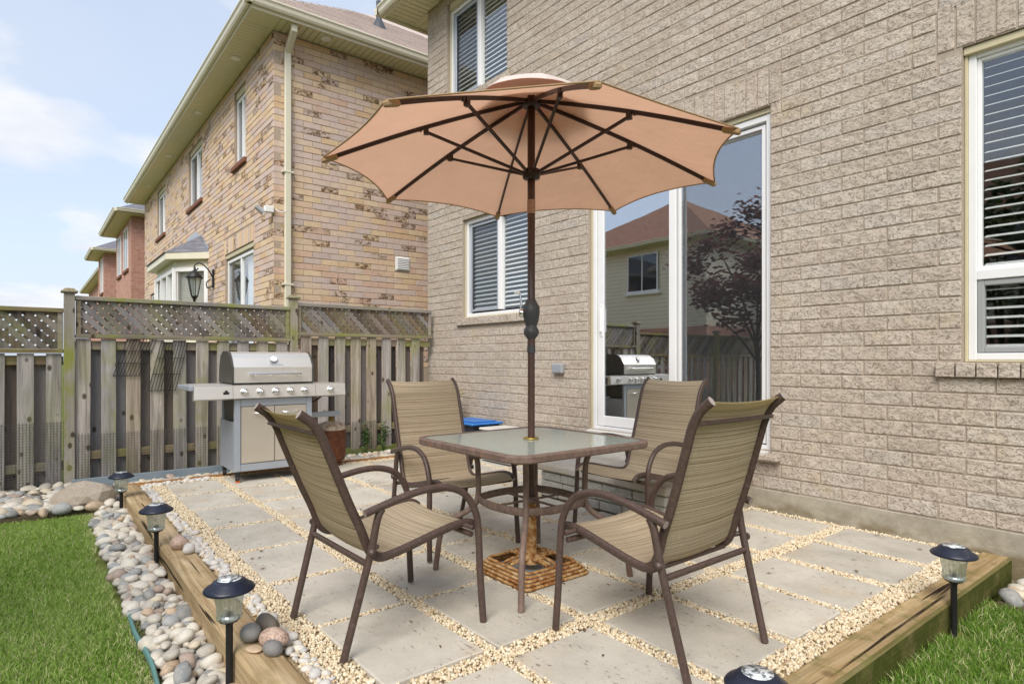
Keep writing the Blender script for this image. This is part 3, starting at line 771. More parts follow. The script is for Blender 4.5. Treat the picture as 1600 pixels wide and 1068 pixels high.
# ================================================================ NEIGHBOUR'S HOUSE
NX, NY, NXL = -9.7, 2.963, -23.07; NZ0, NZ1 = -.4, 6.23
nb = empty('buff_brick_house', (NX-4, NY+3, NZ0), 'yellow buff and brown brick house with cream gutter and downspout behind the fence', 'house')
n_holes = [(-12.0, -11.25, 4.66, 6.02), (-16.1, -14.66, 4.66, 6.02), (-20.6, -19.25, 4.66, 6.02), (-12.68, -10.77, 1.0, 3.146), (-21.9, -20.1, 1.9, 3.15)]
n_sold = [(-12.75, -10.70, 3.146, 3.43), (-22.0, -20.0, 3.15, 3.435)]
n_sill = [(a-.07, b+.07, 4.575, 4.66) for a, b, c, d in n_holes[:3]]
vent = (5.05, 5.33, 2.71, 2.96)
mb = MB()
wall_sheet(NXL, NX-.001, NZ0, NZ1, n_holes, lambda a, b, c, d: mb.box(a, b, NY+.007, NY+.117, c, d))
mb.box(NX-.117, NX-.007, NY+.118, NY+9, NZ0, NZ1); mb.box(NXL, NXL+.1, NY+.118, NY+9, NZ0, NZ1)
nw = mb.build('wall', 'buff_mortar', nb)
cs = brick_cells(NY, NY+3.6, 1.0, NZ1, [vent], .1)
lay(cs, lambda u, z: (NX, u, z), R(90), 'buff_brick', nw, .1, 300)
cb = brick_cells(NXL, NX-.0005, 1.0, NZ1, n_holes+n_sold+n_sill, .06)
lay(cb, lambda u, z: (u, NY, z), 0, 'buff_brick', nw, .1, 0, joined='back_brickwork')
for (a, b, c, d) in n_sold:
    k = round((b-a)/.0985); w = (b-a)/k
    for i in range(k): inst('soldier_brick', brick_mesh(w-BJ, d-c-BJ, .1, 'buff_brick'), nw, (a+(i+.5)*w, NY+random.uniform(-.002, .001), (c+d)/2))
for (a, b, c, d) in n_sill:
    MB().box(a, b, NY-.05, NY+.1, c, d, .006).build('window_sill', 'terracotta', nb)
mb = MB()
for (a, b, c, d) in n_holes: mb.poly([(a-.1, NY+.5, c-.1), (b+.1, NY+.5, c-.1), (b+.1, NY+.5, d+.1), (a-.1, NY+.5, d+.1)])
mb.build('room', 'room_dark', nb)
def slider(parent, o, Y, name='window', half=True, top=None):
    a, b, c, d = o; d = top or d
    mb = MB(); ring(mb, a+.02, b-.02, c+.02, d-.02, .06, Y+.05, Y+.11); m = (a+b)/2
    mb.box(m-.035, m+.035, Y+.052, Y+.108, c+.078, d-.078, .004)
    w = mb.build(name, 'white_vinyl', parent)
    pane(w, a+.08, m-.035, c+.08, d-.08, Y+.085); pane(w, m+.035, b-.08, c+.08, d-.08, Y+.085)
    MB().box(a+.085, m-.04, Y+.066, Y+.068, c+.085, d-.085).build('screen', 'screen_mesh', w)
    mc = MB(); 
    for i in range(14):
        x = m+.05+i*(b-.1-m)/14; mc.box(x, x+(b-.1-m)/14*.8, Y+.16, Y+.18, c+.05, d-.05)
    mc.build('curtain', 'blind_white', w)
    return w
for o in n_holes[:3]:
    w = slider(nb, o, NY, top=5.9)
    MB().box(o[0]+.01, o[1]-.01, NY+.04, NY+.1, 5.905, 6.22, .003).build('header_trim', 'beige_trim', w)
w = slider(nb, n_holes[3], NY, 'sliding_door', top=3.06)
MB().box(n_holes[3][0], n_holes[3][1], NY+.02, NY+.1, 3.065, 3.14, .004).build('header_trim', 'beige_trim', w)
slider(nb, n_holes[4], NY)
# bay window
bx0, bx1, by = -17.7, -14.15, NY-.5; pts = [(bx0, NY), (bx0+.6, by), (bx1-.6, by), (bx1, NY)]
mb = MB(); mb.prism([(p[0], p[1]) for p in pts], 1.2, 1.75, 'z'); mb.prism([(p[0], p[1]) for p in pts], 3.1, 3.26, 'z')
bay = mb.build('bay_window', 'cream_metal', nb)
mb = MB(); gl = MB(); bl_ = MB()
for (p, q) in zip(pts, pts[1:]):
    p, q = Vector((*p, 0)), Vector((*q, 0)); L = (q-p).length; t = (q-p)/L; k = 1 if L < 1.2 else 3; wn = Vector((t.y, -t.x, 0))
    for i in range(k+1):
        c_ = p+t*(L*i/k); mb.bar(c_+Vector((0, 0, 1.75)), c_+Vector((0, 0, 3.1)), .09, .09, up=wn)
    for z in (1.78, 3.06): mb.bar(p+Vector((0, 0, z)), q+Vector((0, 0, z)), .07, .08)
    ins = -wn*.02; gl.add([p+ins+Vector((0, 0, 1.8)), q+ins+Vector((0, 0, 1.8)), q+ins+Vector((0, 0, 3.05)), p+ins+Vector((0, 0, 3.05))], [(0, 1, 2, 3)])
    ins = -wn*.12
    for i in range(26):
        z = 1.8+i*.048; bl_.add([p+ins+Vector((0, 0, z)), q+ins+Vector((0, 0, z)), q+ins*.8+Vector((0, 0, z+.04)), p+ins*.8+Vector((0, 0, z+.04))], [(0, 1, 2, 3)])
mb.build('bay_frame', 'white_vinyl', bay); gl.build('pane', 'pane_glass', bay); tag(bl_.build('blind', 'blind_white', bay), kind='stuff')
mb = MB(); e = .2
E = [(bx0-.15, NY, 3.26), (bx0+.5, by-e, 3.26), (bx1-.5, by-e, 3.26), (bx1+.15, NY, 3.26)]
T = [(bx0+.55, NY, 3.86), (bx1-.55, NY, 3.86)]
for z0, z1 in ((3.262, 3.40),):
    for p, q in zip(E, E[1:]): mb.add([(p[0], p[1], z0), (q[0], q[1], z0), (q[0], q[1], z1), (p[0], p[1], z1)], [(0, 1, 2, 3)])
    mb.poly([(p[0], p[1], z0) for p in E])
mb.build('bay_fascia', 'cream_metal', bay)
E = [(p[0], p[1]-.03*(i in (1, 2)), 3.40) for i, p in enumerate(E)]
MB().add(E+T, [(0, 1, 4), (1, 2, 5, 4), (2, 3, 5)]).build('bay_roof', 'grey_shingle', bay)
mb = MB()
for i in range(9):      # stepped lead flashing against the brick
    x = bx1+.1-i*.24; z = 3.42+min(i, 4.2)*.1
    mb.box(x-.23, x, NY-.008, NY-.003, z, z+.17)
mb.build('flashing', 'frame_grey', bay)
# side vent with louvres, downspout, security light
mb = MB().box(NX-.02, NX+.012, vent[0]+.004, vent[1]-.004, vent[2]+.004, vent[3]-.004, .004); ve = mb.build('dryer_vent', 'blind_white', nb)
for i in range(7):
    z = vent[2]+.035+i*.03; MB().prism([(NX+.0125, z), (NX+.032, z-.004), (NX+.0125, z+.022)], vent[0]+.03, vent[1]-.03, 'y').build('louvre', 'white_vinyl', ve)
mb = MB(); dy = 3.17
mb.box(NX+.006, NX+.075, dy-.05, dy+.05, -.3, 5.95, .012)
mb.bar((NX+.04, dy, 5.93), (NX+.36, dy-.01, 6.13), .095, .075, bev=.012); mb.bar((NX+.36, dy-.01, 6.10), (NX+.36, dy-.01, 6.33), .095, .075, up=(1, 0, 0), bev=.012)
ds = mb.build('downspout', 'cream_metal', nb)
for z in (2.3, 4.05): MB().box(NX+.003, NX+.082, dy-.09, dy+.09, z, z+.03, .004).build('downspout_strap', 'cream_metal', ds)
mb = MB().box(NX-.02, NX+.05, NY-.14, NY-.001, 3.40, 3.5, .01); sc_ = mb.build('security_light', 'blind_white', nb)
MB().lathe([(.03, -.07), (.055, .06), (.06, .07)], (NX-.02, NY-.2, 3.44), 12, M=Matrix.Rotation(R(-120), 4, 'X')).build('light_head', 'socket_grey', sc_)
MB().tube(spline([(NX+.04, NY+.02, 3.46), (NX+.08, NY+.1, 3.42), (NX+.05, NY+.2, 3.47)]), .008, n=6).build('light_cable', 'blind_white', sc_)
# soffit slats, gutters, roof
sme = MB().box(-.044, .044, -.22, .22, -.008, .006, .004).mesh('soffit_slat', 'soffit_cream')
for i in range(42): inst('soffit_slat', sme, nb, (NX+.225, NY+.05+i*.1, NZ1+.010), (0, 0, R(90)))
for i in range(134): inst('soffit_slat', sme, nb, (NX-.05-i*.1, NY-.225, NZ1+.010))
mb = MB().box(NX+.002, NX+.44, NY-.44, NY+.0, NZ1+.004, NZ1+.0165); 
mb.box(NXL-.4, NX+.445, NY-.445, NY+.1, NZ1+.017, NZ1+.03); mb.box(NX-.1, NX+.445, NY+.1, NY+7, NZ1+.017, NZ1+.03); mb.build('soffit_corner', 'soffit_cream', nb)
plt = MB().lathe([(.085, .004), (.09, -.006), (.062, -.012), (.0, -.006)], (0, 0, 0), 16).mesh('soffit_light', 'blind_white')
for p in [(NX+.25, 3.7), (NX-1.3, NY-.22), (NX-4.2, NY-.22), (NX-7.6, NY-.22), (NX-11, NY-.22)]: inst('soffit_light', plt, nb, (p[0], p[1], NZ1-.001))
mb = MB(); gx, gy = NX+.45, NY-.45
gutter(mb, (NXL-.45, gy), (gx+.1, gy), (0, -1), NZ1+.03); gutter(mb, (gx, gy-.1), (gx, NY+7), (1, 0), NZ1+.03)
mb.box(NXL-.45, gx+.002, gy-.002, gy+.016, NZ1-.015, NZ1+.16); mb.box(gx-.016, gx+.002, gy+.018, NY+7, NZ1-.015, NZ1+.16)
mb.build('gutter', 'cream_metal', nb)
RZ = NZ1+.155; PT = .70; D_ = 4.9
mb = MB(); e0, f0 = gx+.05, gy-.05
mb.add([(e0, f0, RZ), (e0, NY+9, RZ), (e0-D_, NY+9, RZ+D_*PT), (e0-D_, f0+D_, RZ+D_*PT), (NXL-.5+D_, f0+D_, RZ+D_*PT), (NXL-.5, f0, RZ), (NXL-.5, NY+9, RZ)],
       [(0, 1, 2, 3), (0, 3, 4, 5), (5, 4, 6)])
nr = mb.build('roof', 'shingle', nb)
ang = math.atan(PT); slat = MB().box(-.145, .145, 0, .165, -.006, .006).mesh('shingle', 'shingle')
cnt = 0
for i in range(26):
    u = i*.115; yy = f0+u+.16+(i % 2)*.15
    while yy < 7.0 and cnt < 300:
        inst('shingle', slat, nr, (e0-u+.01, yy, RZ+u*PT+.012), (ang-.05, 0, R(90))); cnt += 1; yy += .302
mb = MB().lathe([(.17, -.12), (.13, 0), (.075, .10), (.06, .12)], (0, 0, 0), 14)
px, py = -10.85, 5.30; pz = RZ+(e0-px)*PT
mb = MB().lathe([(.16, -.10), (.12, .02), (.07, .13), (.062, .14)], (px, py, pz), 14); vp = mb.build('roof_pipe', 'pipe_dark', nb)
MB().lathe([(.055, 0), (.055, .50), (.04, .50), (.04, .42)], (px, py, pz), 12).build('pipe_stack', 'pipe_dark', vp)
# wall lantern
lx, ly, lz = -13.55, NY, 2.62
lan = empty('wall_lantern', (lx, ly, lz), 'black carriage wall lantern between the bay window and the neighbour door', 'lantern')
MB().box(lx-.05, lx+.05, ly-.035, ly-.004, lz-.02, lz+.36, .012).build('backplate', 'black_iron', lan)
MB().tube(spline([(lx, ly-.03, lz+.2), (lx, ly-.12, lz+.36), (lx, ly-.26, lz+.46), (lx, ly-.36, lz+.40), (lx, ly-.33, lz+.32), (lx, ly-.29, lz+.36)]), .013, n=7).tube(spline([(lx, ly-.03, lz+.02), (lx, ly-.12, lz-.03), (lx, ly-.14, lz+.08), (lx, ly-.06, lz+.16)]), .011, n=7).build('scroll_arm', 'black_iron', lan)
ly2 = ly-.36
MB().lathe([(.0, .40), (.02, .38), (.02, .31), (.06, .29), (.16, .17), (.155, .15), (.02, .16)], (lx, ly2, lz), 12).build('lantern_cap', 'black_iron', lan)
MB().lathe([(.06, -.22), (.07, -.2), (.03, -.27), (.02, -.33), (0, -.36)][::-1], (lx, ly2, lz), 12).build('lantern_finial', 'black_iron', lan)
mb = MB()
for k in range(6):
    a = k*PI/3; mb.bar((lx+.13*math.cos(a), ly2+.13*math.sin(a), lz+.16), (lx+.065*math.cos(a), ly2+.065*math.sin(a), lz-.2), .012, .012)
mb.build('lantern_frame', 'black_iron', lan)
MB().lathe([(.06, -.2), (.122, .155)], (lx, ly2, lz), 6, False).build('lantern_glass', 'lamp_glass', lan)

# ================================================================ FAR HOUSES
def hip_roof(mb, x0, x1, y0, y1, z, pitch):
    w = min(x1-x0, y1-y0)/2; h = w*pitch
    if x1-x0 >= y1-y0: r0, r1 = (x0+w, (y0+y1)/2, z+h), (x1-w, (y0+y1)/2, z+h); fs = [(0, 1, 5, 4), (1, 2, 5), (2, 3, 4, 5), (3, 0, 4)]
    else: r0, r1 = ((x0+x1)/2, y0+w, z+h), ((x0+x1)/2, y1-w, z+h); fs = [(0, 1, 4), (1, 2, 5, 4), (2, 3, 5), (3, 0, 4, 5)]
    mb.add([(x0, y0, z), (x1, y0, z), (x1, y1, z), (x0, y1, z), r0, r1], fs); return mb
def far_house(name, x0, x1, y0, y1, ze, wallm, roofm, label, wins, ov=.45, zb=-.5, pitch=.6, brick_to=None):
    """wins: (face, a, b, z0, z1); face 's' = the -Y side, 'e' = the +X side, 'n' = the +Y side"""
    h = empty(name, ((x0+x1)/2, (y0+y1)/2, zb), label, 'house')
    MB().box(x0, x1, y0, y1, zb, ze).build('wall', wallm, h)
    if brick_to: MB().box(x0-.05, x1+.05, y0-.05, y1+.05, zb, brick_to).build('brick_base', 'red_brick', h)
    mb = MB().box(x0-ov, x1+ov, y0-ov, y1+ov, ze+.002, ze+.02); mb.build('soffit', 'soffit_cream', h)
    mb = MB(); g = ov+.02
    for (a, b, nn) in (((x0-g, y0-g), (x1+g, y0-g), (0, -1)), ((x1+g, y0-g), (x1+g, y1+g), (1, 0)), ((x1+g, y1+g), (x0-g, y1+g), (0, 1)), ((x0-g, y1+g), (x0-g, y0-g), (-1, 0))):
        gutter(mb, a, b, nn, ze+.02)
    mb.build('gutter', 'cream_metal', h)
    hip_roof(MB(), x0-g, x1+g, y0-g, y1+g, ze+.12, pitch).build('roof', roofm, h)
    for (fc, a, b, z0, z1) in wins:
        M_ = {'s': lambda u, d, z: (u, y0-d, z), 'e': lambda u, d, z: (x1+d, u, z), 'n': lambda u, d, z: (u, y1+d, z)}[fc]
        def bx(mb, u0, u1, d0, d1, c, d):
            p, q = M_(u0, d0, c), M_(u1, d1, d); mb.box(min(p[0], q[0]), max(p[0], q[0]), min(p[1], q[1]), max(p[1], q[1]), c, d)
        mb = MB(); t = .045
        q0 = .055 if brick_to else .003; bx(mb, a, a+t, q0, q0+.03, z0, z1); bx(mb, b-t, b, q0, q0+.03, z0, z1); bx(mb, a+t, b-t, q0, q0+.029, z1-t, z1-.001); bx(mb, a+t, b-t, q0, q0+.029, z0+.001, z0+t); m = (a+b)/2; bx(mb, m-.02, m+.02, q0, q0+.028, z0+t, z1-t)
        w = mb.build('window', 'white_vinyl', h)
        mb = MB(); bx(mb, a+t, b-t, q0-.001, q0+.012, z0+t, z1-t); mb.build('pane', 'dark_pane', w)
        mb = MB(); bx(mb, a-.1, b+.1, .002, q0+.06, z0-.1, z0-.003); mb.build('sill', 'terracotta' if wallm == 'red_brick' else 'white_vinyl', w)
    return h
@mat('dark_pane')
def f(n): return n.shade((.05, .055, .06), .03, spec=1.)
far_house('red_brick_house', -29.6, -25.0, 2.8, 9.5, 6.15, 'red_brick', 'grey_shingle', 'pinkish red brick house with grey hipped roof next beyond the buff house', [('s', -26.9, -25.7, 4.4, 5.9), ('e', 3.4, 4.5, 4.5, 5.9), ('s', -28.9, -27.8, 4.4, 5.9)])
far_house('red_brick_house', -37.0, -34.1, 2.75, 9.5, 6.1, 'red_brick', 'grey_shingle', 'smaller red brick house second beyond the buff house', [('s', -35.6, -34.5, 4.3, 5.9), ('e', 3.3, 4.4, 4.4, 5.9)])
far_house('brown_brick_house', -56.0, -41.0, 3.55, 12, 6.1, 'red_brick', 'grey_shingle', 'far brown brick house with long eave over the post cap', [('s', -44.2, -43.0, 4.4, 5.8), ('s', -47.6, -46.2, 4.4, 5.8)])
far_house('grey_roofed_house', -92, -78, 7.5, 16, 5.2, 'siding', 'grey_shingle', 'most distant house, only its pale grey hipped roof above the fence', [('s', -85, -83, 3.5, 4.6)], pitch=.5)

# houses across the back yards, seen mirrored in the panes
far_house('siding_house', -19.5, -12.0, -16.5, -8.6, 5.2, 'siding', 'red_roof', 'beige siding house over brick mirrored in the left door pane', [('n', -15.3, -13.9, 3.6, 5.0), ('n', -18.4, -17, 3.6, 5.0), ('n', -14.6, -13.6, .9, 1.9)], brick_to=2.25)
far_house('siding_house', -10.6, -1.2, -20, -12.5, 5.1, 'siding', 'red_roof', 'beige siding house with red roof mirrored in the right door pane', [('n', -8.8, -7.2, 3.4, 4.9), ('n', -5, -3.6, 3.4, 4.9), ('n', -9.5, -8, .8, 2.0)], brick_to=2.2)
far_house('siding_house', .6, 9.5, -20, -12.3, 5.2, 'siding', 'red_roof', 'beige siding house with red roof mirrored in the tall right window', [('n', 2, 3.5, 3.4, 4.9), ('n', 6, 7.5, 3.4, 4.9)], brick_to=2.2)

# ================================================================ FENCES
FX = -7.40
fence = empty('wooden_fence', (FX, .31, -.2), 'weathered grey board fence with mossy lattice top behind the grill', 'fence')
def clip(poly, f):
    out = []
    for i, p in enumerate(poly):
        q = poly[(i+1) % len(poly)]; a, b = f(p), f(q)
        if a >= 0: out.append(p)
        if (a >= 0) != (b >= 0): t = a/(a-b); out.append((p[0]+(q[0]-p[0])*t, p[1]+(q[1]-p[1])*t))
    return out
def lattice(par, y0, y1, z0, z1, X, period=.094, w=.052):
    for sgn, xo in ((1, 0.), (-1, .008)):
        span = (y1-y0)+(z1-z0); k = int(span/period)+1
        for i in range(k):
            c = (y0-(z1-z0) if sgn > 0 else y0)+i*period+.02; hw = w*.7071
            L = z1-z0; poly = [(c-hw, z0), (c+hw, z0), (c+hw+sgn*L, z1), (c-hw+sgn*L, z1)] if sgn > 0 else [(c-hw, z0), (c+hw, z0), (c+hw-L, z1), (c-hw-L, z1)]
            poly = clip(clip(poly, lambda p: p[0]-y0), lambda p: y1-p[0])
            if len(poly) < 3: continue
            MB().prism(poly, X+xo, X+xo+.0075, 'x').build('lattice_slat', 'fence_lattice', par)
bmesh_ = {}
def board(par, y, w, z0, z1, X, matname, t=.018):
    key = (round(w, 3), round(z1-z0, 2), matname)
    if key not in bmesh_: bmesh_[key] = MB().box(-t/2, t/2, -w/2, w/2, -(z1-z0)/2, (z1-z0)/2, .003).mesh('board', matname)
    inst('board', bmesh_[key], par, (X+random.uniform(-.003, .003), y, (z0+z1)/2), (random.uniform(-.006, .006), random.uniform(-.003, .003), random.uniform(-.02, .02)))
def section(par, y0, y1, zb, zt, l0, l1, cap, first, n_, detailed=True, post_w=.09):
    mb = MB().box(FX-.075, FX+.035, y0, y1, cap-.042, cap, .004).build('lattice_rail', 'fence_rail', par)
    MB().box(FX-.055, FX+.04, y0, y1, l0-.04, l0, .004).build('lattice_rail', 'fence_rail', par)
    for ya in (y0+.003, y1-.045): MB().box(FX-.03, FX+.022, ya, ya+.042, l0+.001, cap-.043, .003).build('lattice_stile', 'fence_rail', par)
    for z in (zt-.11, zb+.24): MB().box(FX-.06, FX-.012, y0, y1, z, z+.085, .004).build('rail', 'fence_rail', par)
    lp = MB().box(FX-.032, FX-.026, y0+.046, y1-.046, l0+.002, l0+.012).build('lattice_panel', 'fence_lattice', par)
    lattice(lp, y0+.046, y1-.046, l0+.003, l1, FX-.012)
    for i in range(n_):
        y = first+i*.215
        if y+.06 < y1: board(par, y, .127+random.uniform(-.005, .004), zb+random.uniform(-.02, .02), zt, FX, 'fence_front')
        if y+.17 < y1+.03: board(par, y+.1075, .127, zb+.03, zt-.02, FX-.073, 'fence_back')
section(fence, .36, 2.45, -.09, 1.355, 1.40, 1.735, 1.775, .42, 10)
section(fence, 2.54, 4.40, -.02, 1.43, 1.475, 1.79, 1.83, 2.65, 9)
section(fence, -2.10, .265, -.17, 1.205, 1.25, 1.60, 1.645, -1.96, 11)
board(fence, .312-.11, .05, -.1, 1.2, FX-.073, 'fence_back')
section(fence, -4.45, -2.19, -.17, 1.205, 1.25, 1.60, 1.645, -4.32, 11)
for (y, zt, zb) in ((.312, 1.80, -.25), (2.495, 1.875, -.2), (-2.145, 1.70, -.3), (-4.5, 1.70, -.3)):
    p = MB().box(FX-.045, FX+.045, y-.044, y+.044, zb, zt, .005).build('post', 'fence_post', fence)
    MB().box(FX-.07, FX+.07, y-.068, y+.068, zt, zt+.022, .006).add([(FX-.058, y-.056, zt+.0225), (FX+.058, y-.056, zt+.0225), (FX+.058, y+.056, zt+.0225), (FX-.058, y+.056, zt+.0225), (FX-.035, y-.034, zt+.045), (FX+.035, y-.034, zt+.045), (FX+.035, y+.034, zt+.045), (FX-.035, y+.034, zt+.045)], [(0, 1, 5, 4), (1, 2, 6, 5), (2, 3, 7, 6), (3, 0, 4, 7), (4, 5, 6, 7)]).build('post_cap', 'fence_post', p)
# chicken wire along the foot of the fence
mb = MB(); r_ = .0016
for (y0, y1, z0, z1) in ((-2.1, .27, -.17, .55), (.36, 2.45, -.1, .42), (2.54, 3.6, -.05, .36)):
    y = y0
    while y < y1: mb.tube([(FX+.014, y, z0), (FX+.014, y, z1)], r_, n=3, caps=False); y += .026
    z = z0
    while z < z1: mb.tube([(FX+.0155, y0, z), (FX+.0155, y1, z)], r_, n=3, caps=False); z += .026
tag(mb.build('wire_netting', 'wire_galv', fence), kind='stuff')
# black wire racks hanging askew from the lattice rail
def rack(y0, y1, z0, z1, lean, label):
    t = empty('wire_rack', (FX+.03, (y0+y1)/2, z1), label, 'rack', 'black wire racks hung on the fence')
    mb = MB()
    k = int((y1-y0)/.028)
    for i in range(k+1):
        y = y0+i*.028; mb.tube([(FX+.022, y, z1), (FX+.022, y-lean, z0)], .0035, n=5)
    mb.build('wires', 'black_iron', t); mb = MB()
    for s_ in (0, .33, .66, 1): z = z1+(z0-z1)*s_; mb.tube([(FX+.029, y0-lean*s_, z), (FX+.029, y1-lean*s_, z)], .0035, n=5)
    mb.build('cross_wires', 'black_iron', t)
rack(.80, 1.06, .98, 1.36, .13, 'black wire rack hanging askew on the fence, nearer the tall post')
rack(1.10, 1.36, .82, 1.33, .12, 'black wire rack hanging lower on the fence, nearer the grill')
# back fence, seen only mirrored
bf = empty('back_fence', (-1, -6.6, -.2), 'weathered board fence across the back of the yard, mirrored in the door', 'fence')
bme = MB().box(-.1, .1, -.01, .01, -.75, .75).mesh('board', 'fence_front')
for i in range(78): inst('board', bme, bf, (-7.4+i*.212, -6.6+(i % 2)*.05, .58))
MB().box(-7.4, 9, -6.66, -6.62, 1.2, 1.3).box(-7.4, 9, -6.66, -6.62, 0, .1).build('rail', 'fence_rail', bf)
MB().box(-7.4, 9, -6.63, -6.56, 1.34, 1.4).build('top_rail', 'fence_rail', bf)

# ================================================================ GROUND
GZ = -.15
MB().poly([(-400, -400, GZ-.05), (400, -400, GZ-.05), (400, 400, GZ-.05), (-400, 400, GZ-.05)]).build('ground', 'lawn_ground')
bpy.data.objects['ground']['kind'] = 'structure'
tag(MB().box(-7.36, -6.63, -2.2, WY-.02, GZ-.04, -.065).box(-6.63, -6.2, -2.2, .629, GZ-.04, -.095).box(-6.2, -1.0, .39, .629, GZ-.04, -.135).box(-.93, .4, 3.95, WY-.02, GZ-.04, -.11).build('stone_border', 'soil'), kind='structure')
patio = MB().box(-6.52, -1.12, .79, WY-.014, -.12, -.018).build('patio', 'gravel_bed'); patio['kind'] = 'structure'
COLS = [(-1.86, -1.25), (-2.57, -1.955), (-3.21, -2.61), (-3.85, -3.25), (-4.49, -3.89), (-5.13, -4.53), (-5.77, -5.17), (-6.37, -5.81)]
ROWS = [(.975+i*.498, .975+i*.498+.43) for i in range(6)]+[(3.965, 4.39)]
slab_boxes = []; sm = {}
STEP = (-3.92, -2.62, 3.40, WY)
for (x0, x1) in COLS:
    for (y0, y1) in ROWS:
        if x0 > STEP[0]+.02 and x1 < STEP[1] and y0 > STEP[2]: continue
        w, h = round(x1-x0, 2), round(y1-y0, 2)
        if (w, h) not in sm: sm[w, h] = MB().box(-w/2, w/2, -h/2, h/2, -.045, 0, .005).mesh('slab', 'concrete_slab')
        jx, jy = random.uniform(-.006, .006), random.uniform(-.006, .006)
        inst('slab', sm[w, h], patio, ((x0+x1)/2+jx, (y0+y1)/2+jy, random.uniform(-.006, .005)), (random.uniform(-.008, .008), random.uniform(-.007, .007), random.uniform(-.01, .01)))
        slab_boxes.append((x0+jx, x1+jx, y0+jy, y1+jy))

# base stone shapes
import bmesh
def rock_mesh(seed, sub=2, amp=.12, name='pebble', matname='river_stone'):
    rs = np.random.default_rng(seed); bm = bmesh.new(); bmesh.ops.create_icosphere(bm, subdivisions=sub, radius=1)
    k = rs.normal(size=(5, 3)); ph = rs.uniform(0, 6, 5)
    for v in bm.verts:
        c = np.array(v.co); f_ = 1+sum(amp/(1+.6*i)*math.sin(1.6*float(k[i] @ c)+ph[i]) for i in range(5)); v.co = v.co*f_
    me = bpy.data.meshes.new(name); bm.to_mesh(me); bm.free(); me.polygons.foreach_set('use_smooth', [True]*len(me.polygons)); me.materials.append(MATS[matname]); return me
def mesh_np(me):
    V = np.empty(len(me.vertices)*3, np.float32); me.vertices.foreach_get('co', V); F = np.array([p.vertices[:] for p in me.polygons]); return V.reshape(-1, 3), F
def rotm(n, rs, flat=True):
    a = rs.uniform(0, 2*PI, n); b = rs.normal(0, .25 if flat else 1.2, n); c = rs.normal(0, .25 if flat else 1.2, n)
    ca, sa, cb, sb, cc, sc2 = np.cos(a), np.sin(a), np.cos(b), np.sin(b), np.cos(c), np.sin(c); O, I = np.zeros(n), np.ones(n)
    Rz = np.stack([ca, -sa, O, sa, ca, O, O, O, I], 1).reshape(-1, 3, 3); Ry = np.stack([cb, O, sb, O, I, O, -sb, O, cb], 1).reshape(-1, 3, 3); Rx_ = np.stack([I, O, O, O, cc, -sc2, O, sc2, cc], 1).reshape(-1, 3, 3)
    return Rz @ Ry @ Rx_
def scatter_mesh(name, P, S, Rm, bases, matname):
    VV, FF, off = [], [], 0; idx = RNG.integers(0, len(bases), len(P))
    for b, (V, F) in enumerate(bases):
        m = np.where(idx == b)[0]
        if not len(m): continue
        X = np.einsum('nij,nkj->nki', Rm[m], V[None]*S[m][:, None, :])+P[m][:, None, :]
        VV.append(X.reshape(-1, 3)); FF.append((F[None]+(np.arange(len(m))*len(V))[:, None, None]).reshape(-1, 3)+off); off += len(m)*len(V)
    return bigmesh(name, np.concatenate(VV), np.concatenate(FF), matname)
# gravel: stones in the joints and along the border
bases = []
for s_ in range(5):
    V, F = mesh_np(rock_mesh(100+s_, 1, .16)); bases.append((V, F))
N = 230000
P = np.stack([RNG.uniform(-6.5, -1.135, N), RNG.uniform(.80, 4.44, N), np.zeros(N)], 1)
ok = np.ones(N, bool)
for (x0, x1, y0, y1) in slab_boxes: ok &= ~((P[:, 0] > x0-.001) & (P[:, 0] < x1+.001) & (P[:, 1] > y0-.001) & (P[:, 1] < y1+.001))
ok &= ~((P[:, 0] > STEP[0]-.02) & (P[:, 0] < STEP[1]+.02) & (P[:, 1] > STEP[2]-.01))
P = P[ok]
keepn = min(len(P), 52000); P = P[:keepn]
s0 = RNG.uniform(.0045, .0088, len(P)); S = np.stack([s0*RNG.uniform(1, 1.5, len(P)), s0, s0*RNG.uniform(.6, .9, len(P))], 1)
P[:, 2] = -.014+RNG.uniform(0, .012, len(P))
g = bpy.data.objects.new('gravel', scatter_mesh('gravel', P, S, rotm(len(P), RNG, False), bases, 'gravel_stone')); COL.objects.link(g); tag(g, kind='stuff')

# fallen leaf bits and grit lying about the patio and the stones
mb = MB()
for _ in range(170):
    x, y = random.uniform(-6.2, -1.2), random.uniform(.85, 4.35); a = random.uniform(0, 6.28); l = random.uniform(.008, .022); w = l*random.uniform(.2, .5); z = .006
    u, v_ = Vector((math.cos(a), math.sin(a), 0)), Vector((-math.sin(a), math.cos(a), 0)); c_ = Vector((x, y, z))
    mb.add([c_-u*l, c_+v_*w+Vector((0, 0, .004)), c_+u*l, c_-v_*w], [(0, 1, 2, 3)])
tag(mb.build('leaf_litter', 'litter_brown'), kind='stuff')
# river stones
peb = [rock_mesh(s_, 2, .14) for s_ in range(12)]; pebw = [rock_mesh(40+s_, 2, .10, 'pebble', 'white_stone') for s_ in range(5)]
stones = []
def fill(x0, x1, y0, y1, z, smin, smax, lim, tries, white=False, test=None, power=1.6):
    pl = []; cell = {}
    for _ in range(tries):
        x, y = random.uniform(x0, x1), random.uniform(y0, y1); s_ = smin+(smax-smin)*random.random()**power
        if test and not test(x, y): continue
        kx, ky = int(x/.12), int(y/.12); bad = False
        for a in range(kx-2, kx+2):
            for b in range(ky-2, ky+2):
                for (u, v_, t) in cell.get((a, b), ()):
                    if (u-x)**2+(v_-y)**2 < ((t+s_)*lim)**2: bad = True; break
                if bad: break
            if bad: break
        if bad: continue
        cell.setdefault((kx, ky), []).append((x, y, s_)); pl.append((x, y, s_))
    for (x, y, s_) in pl: stones.append((x, y, z, s_, white))
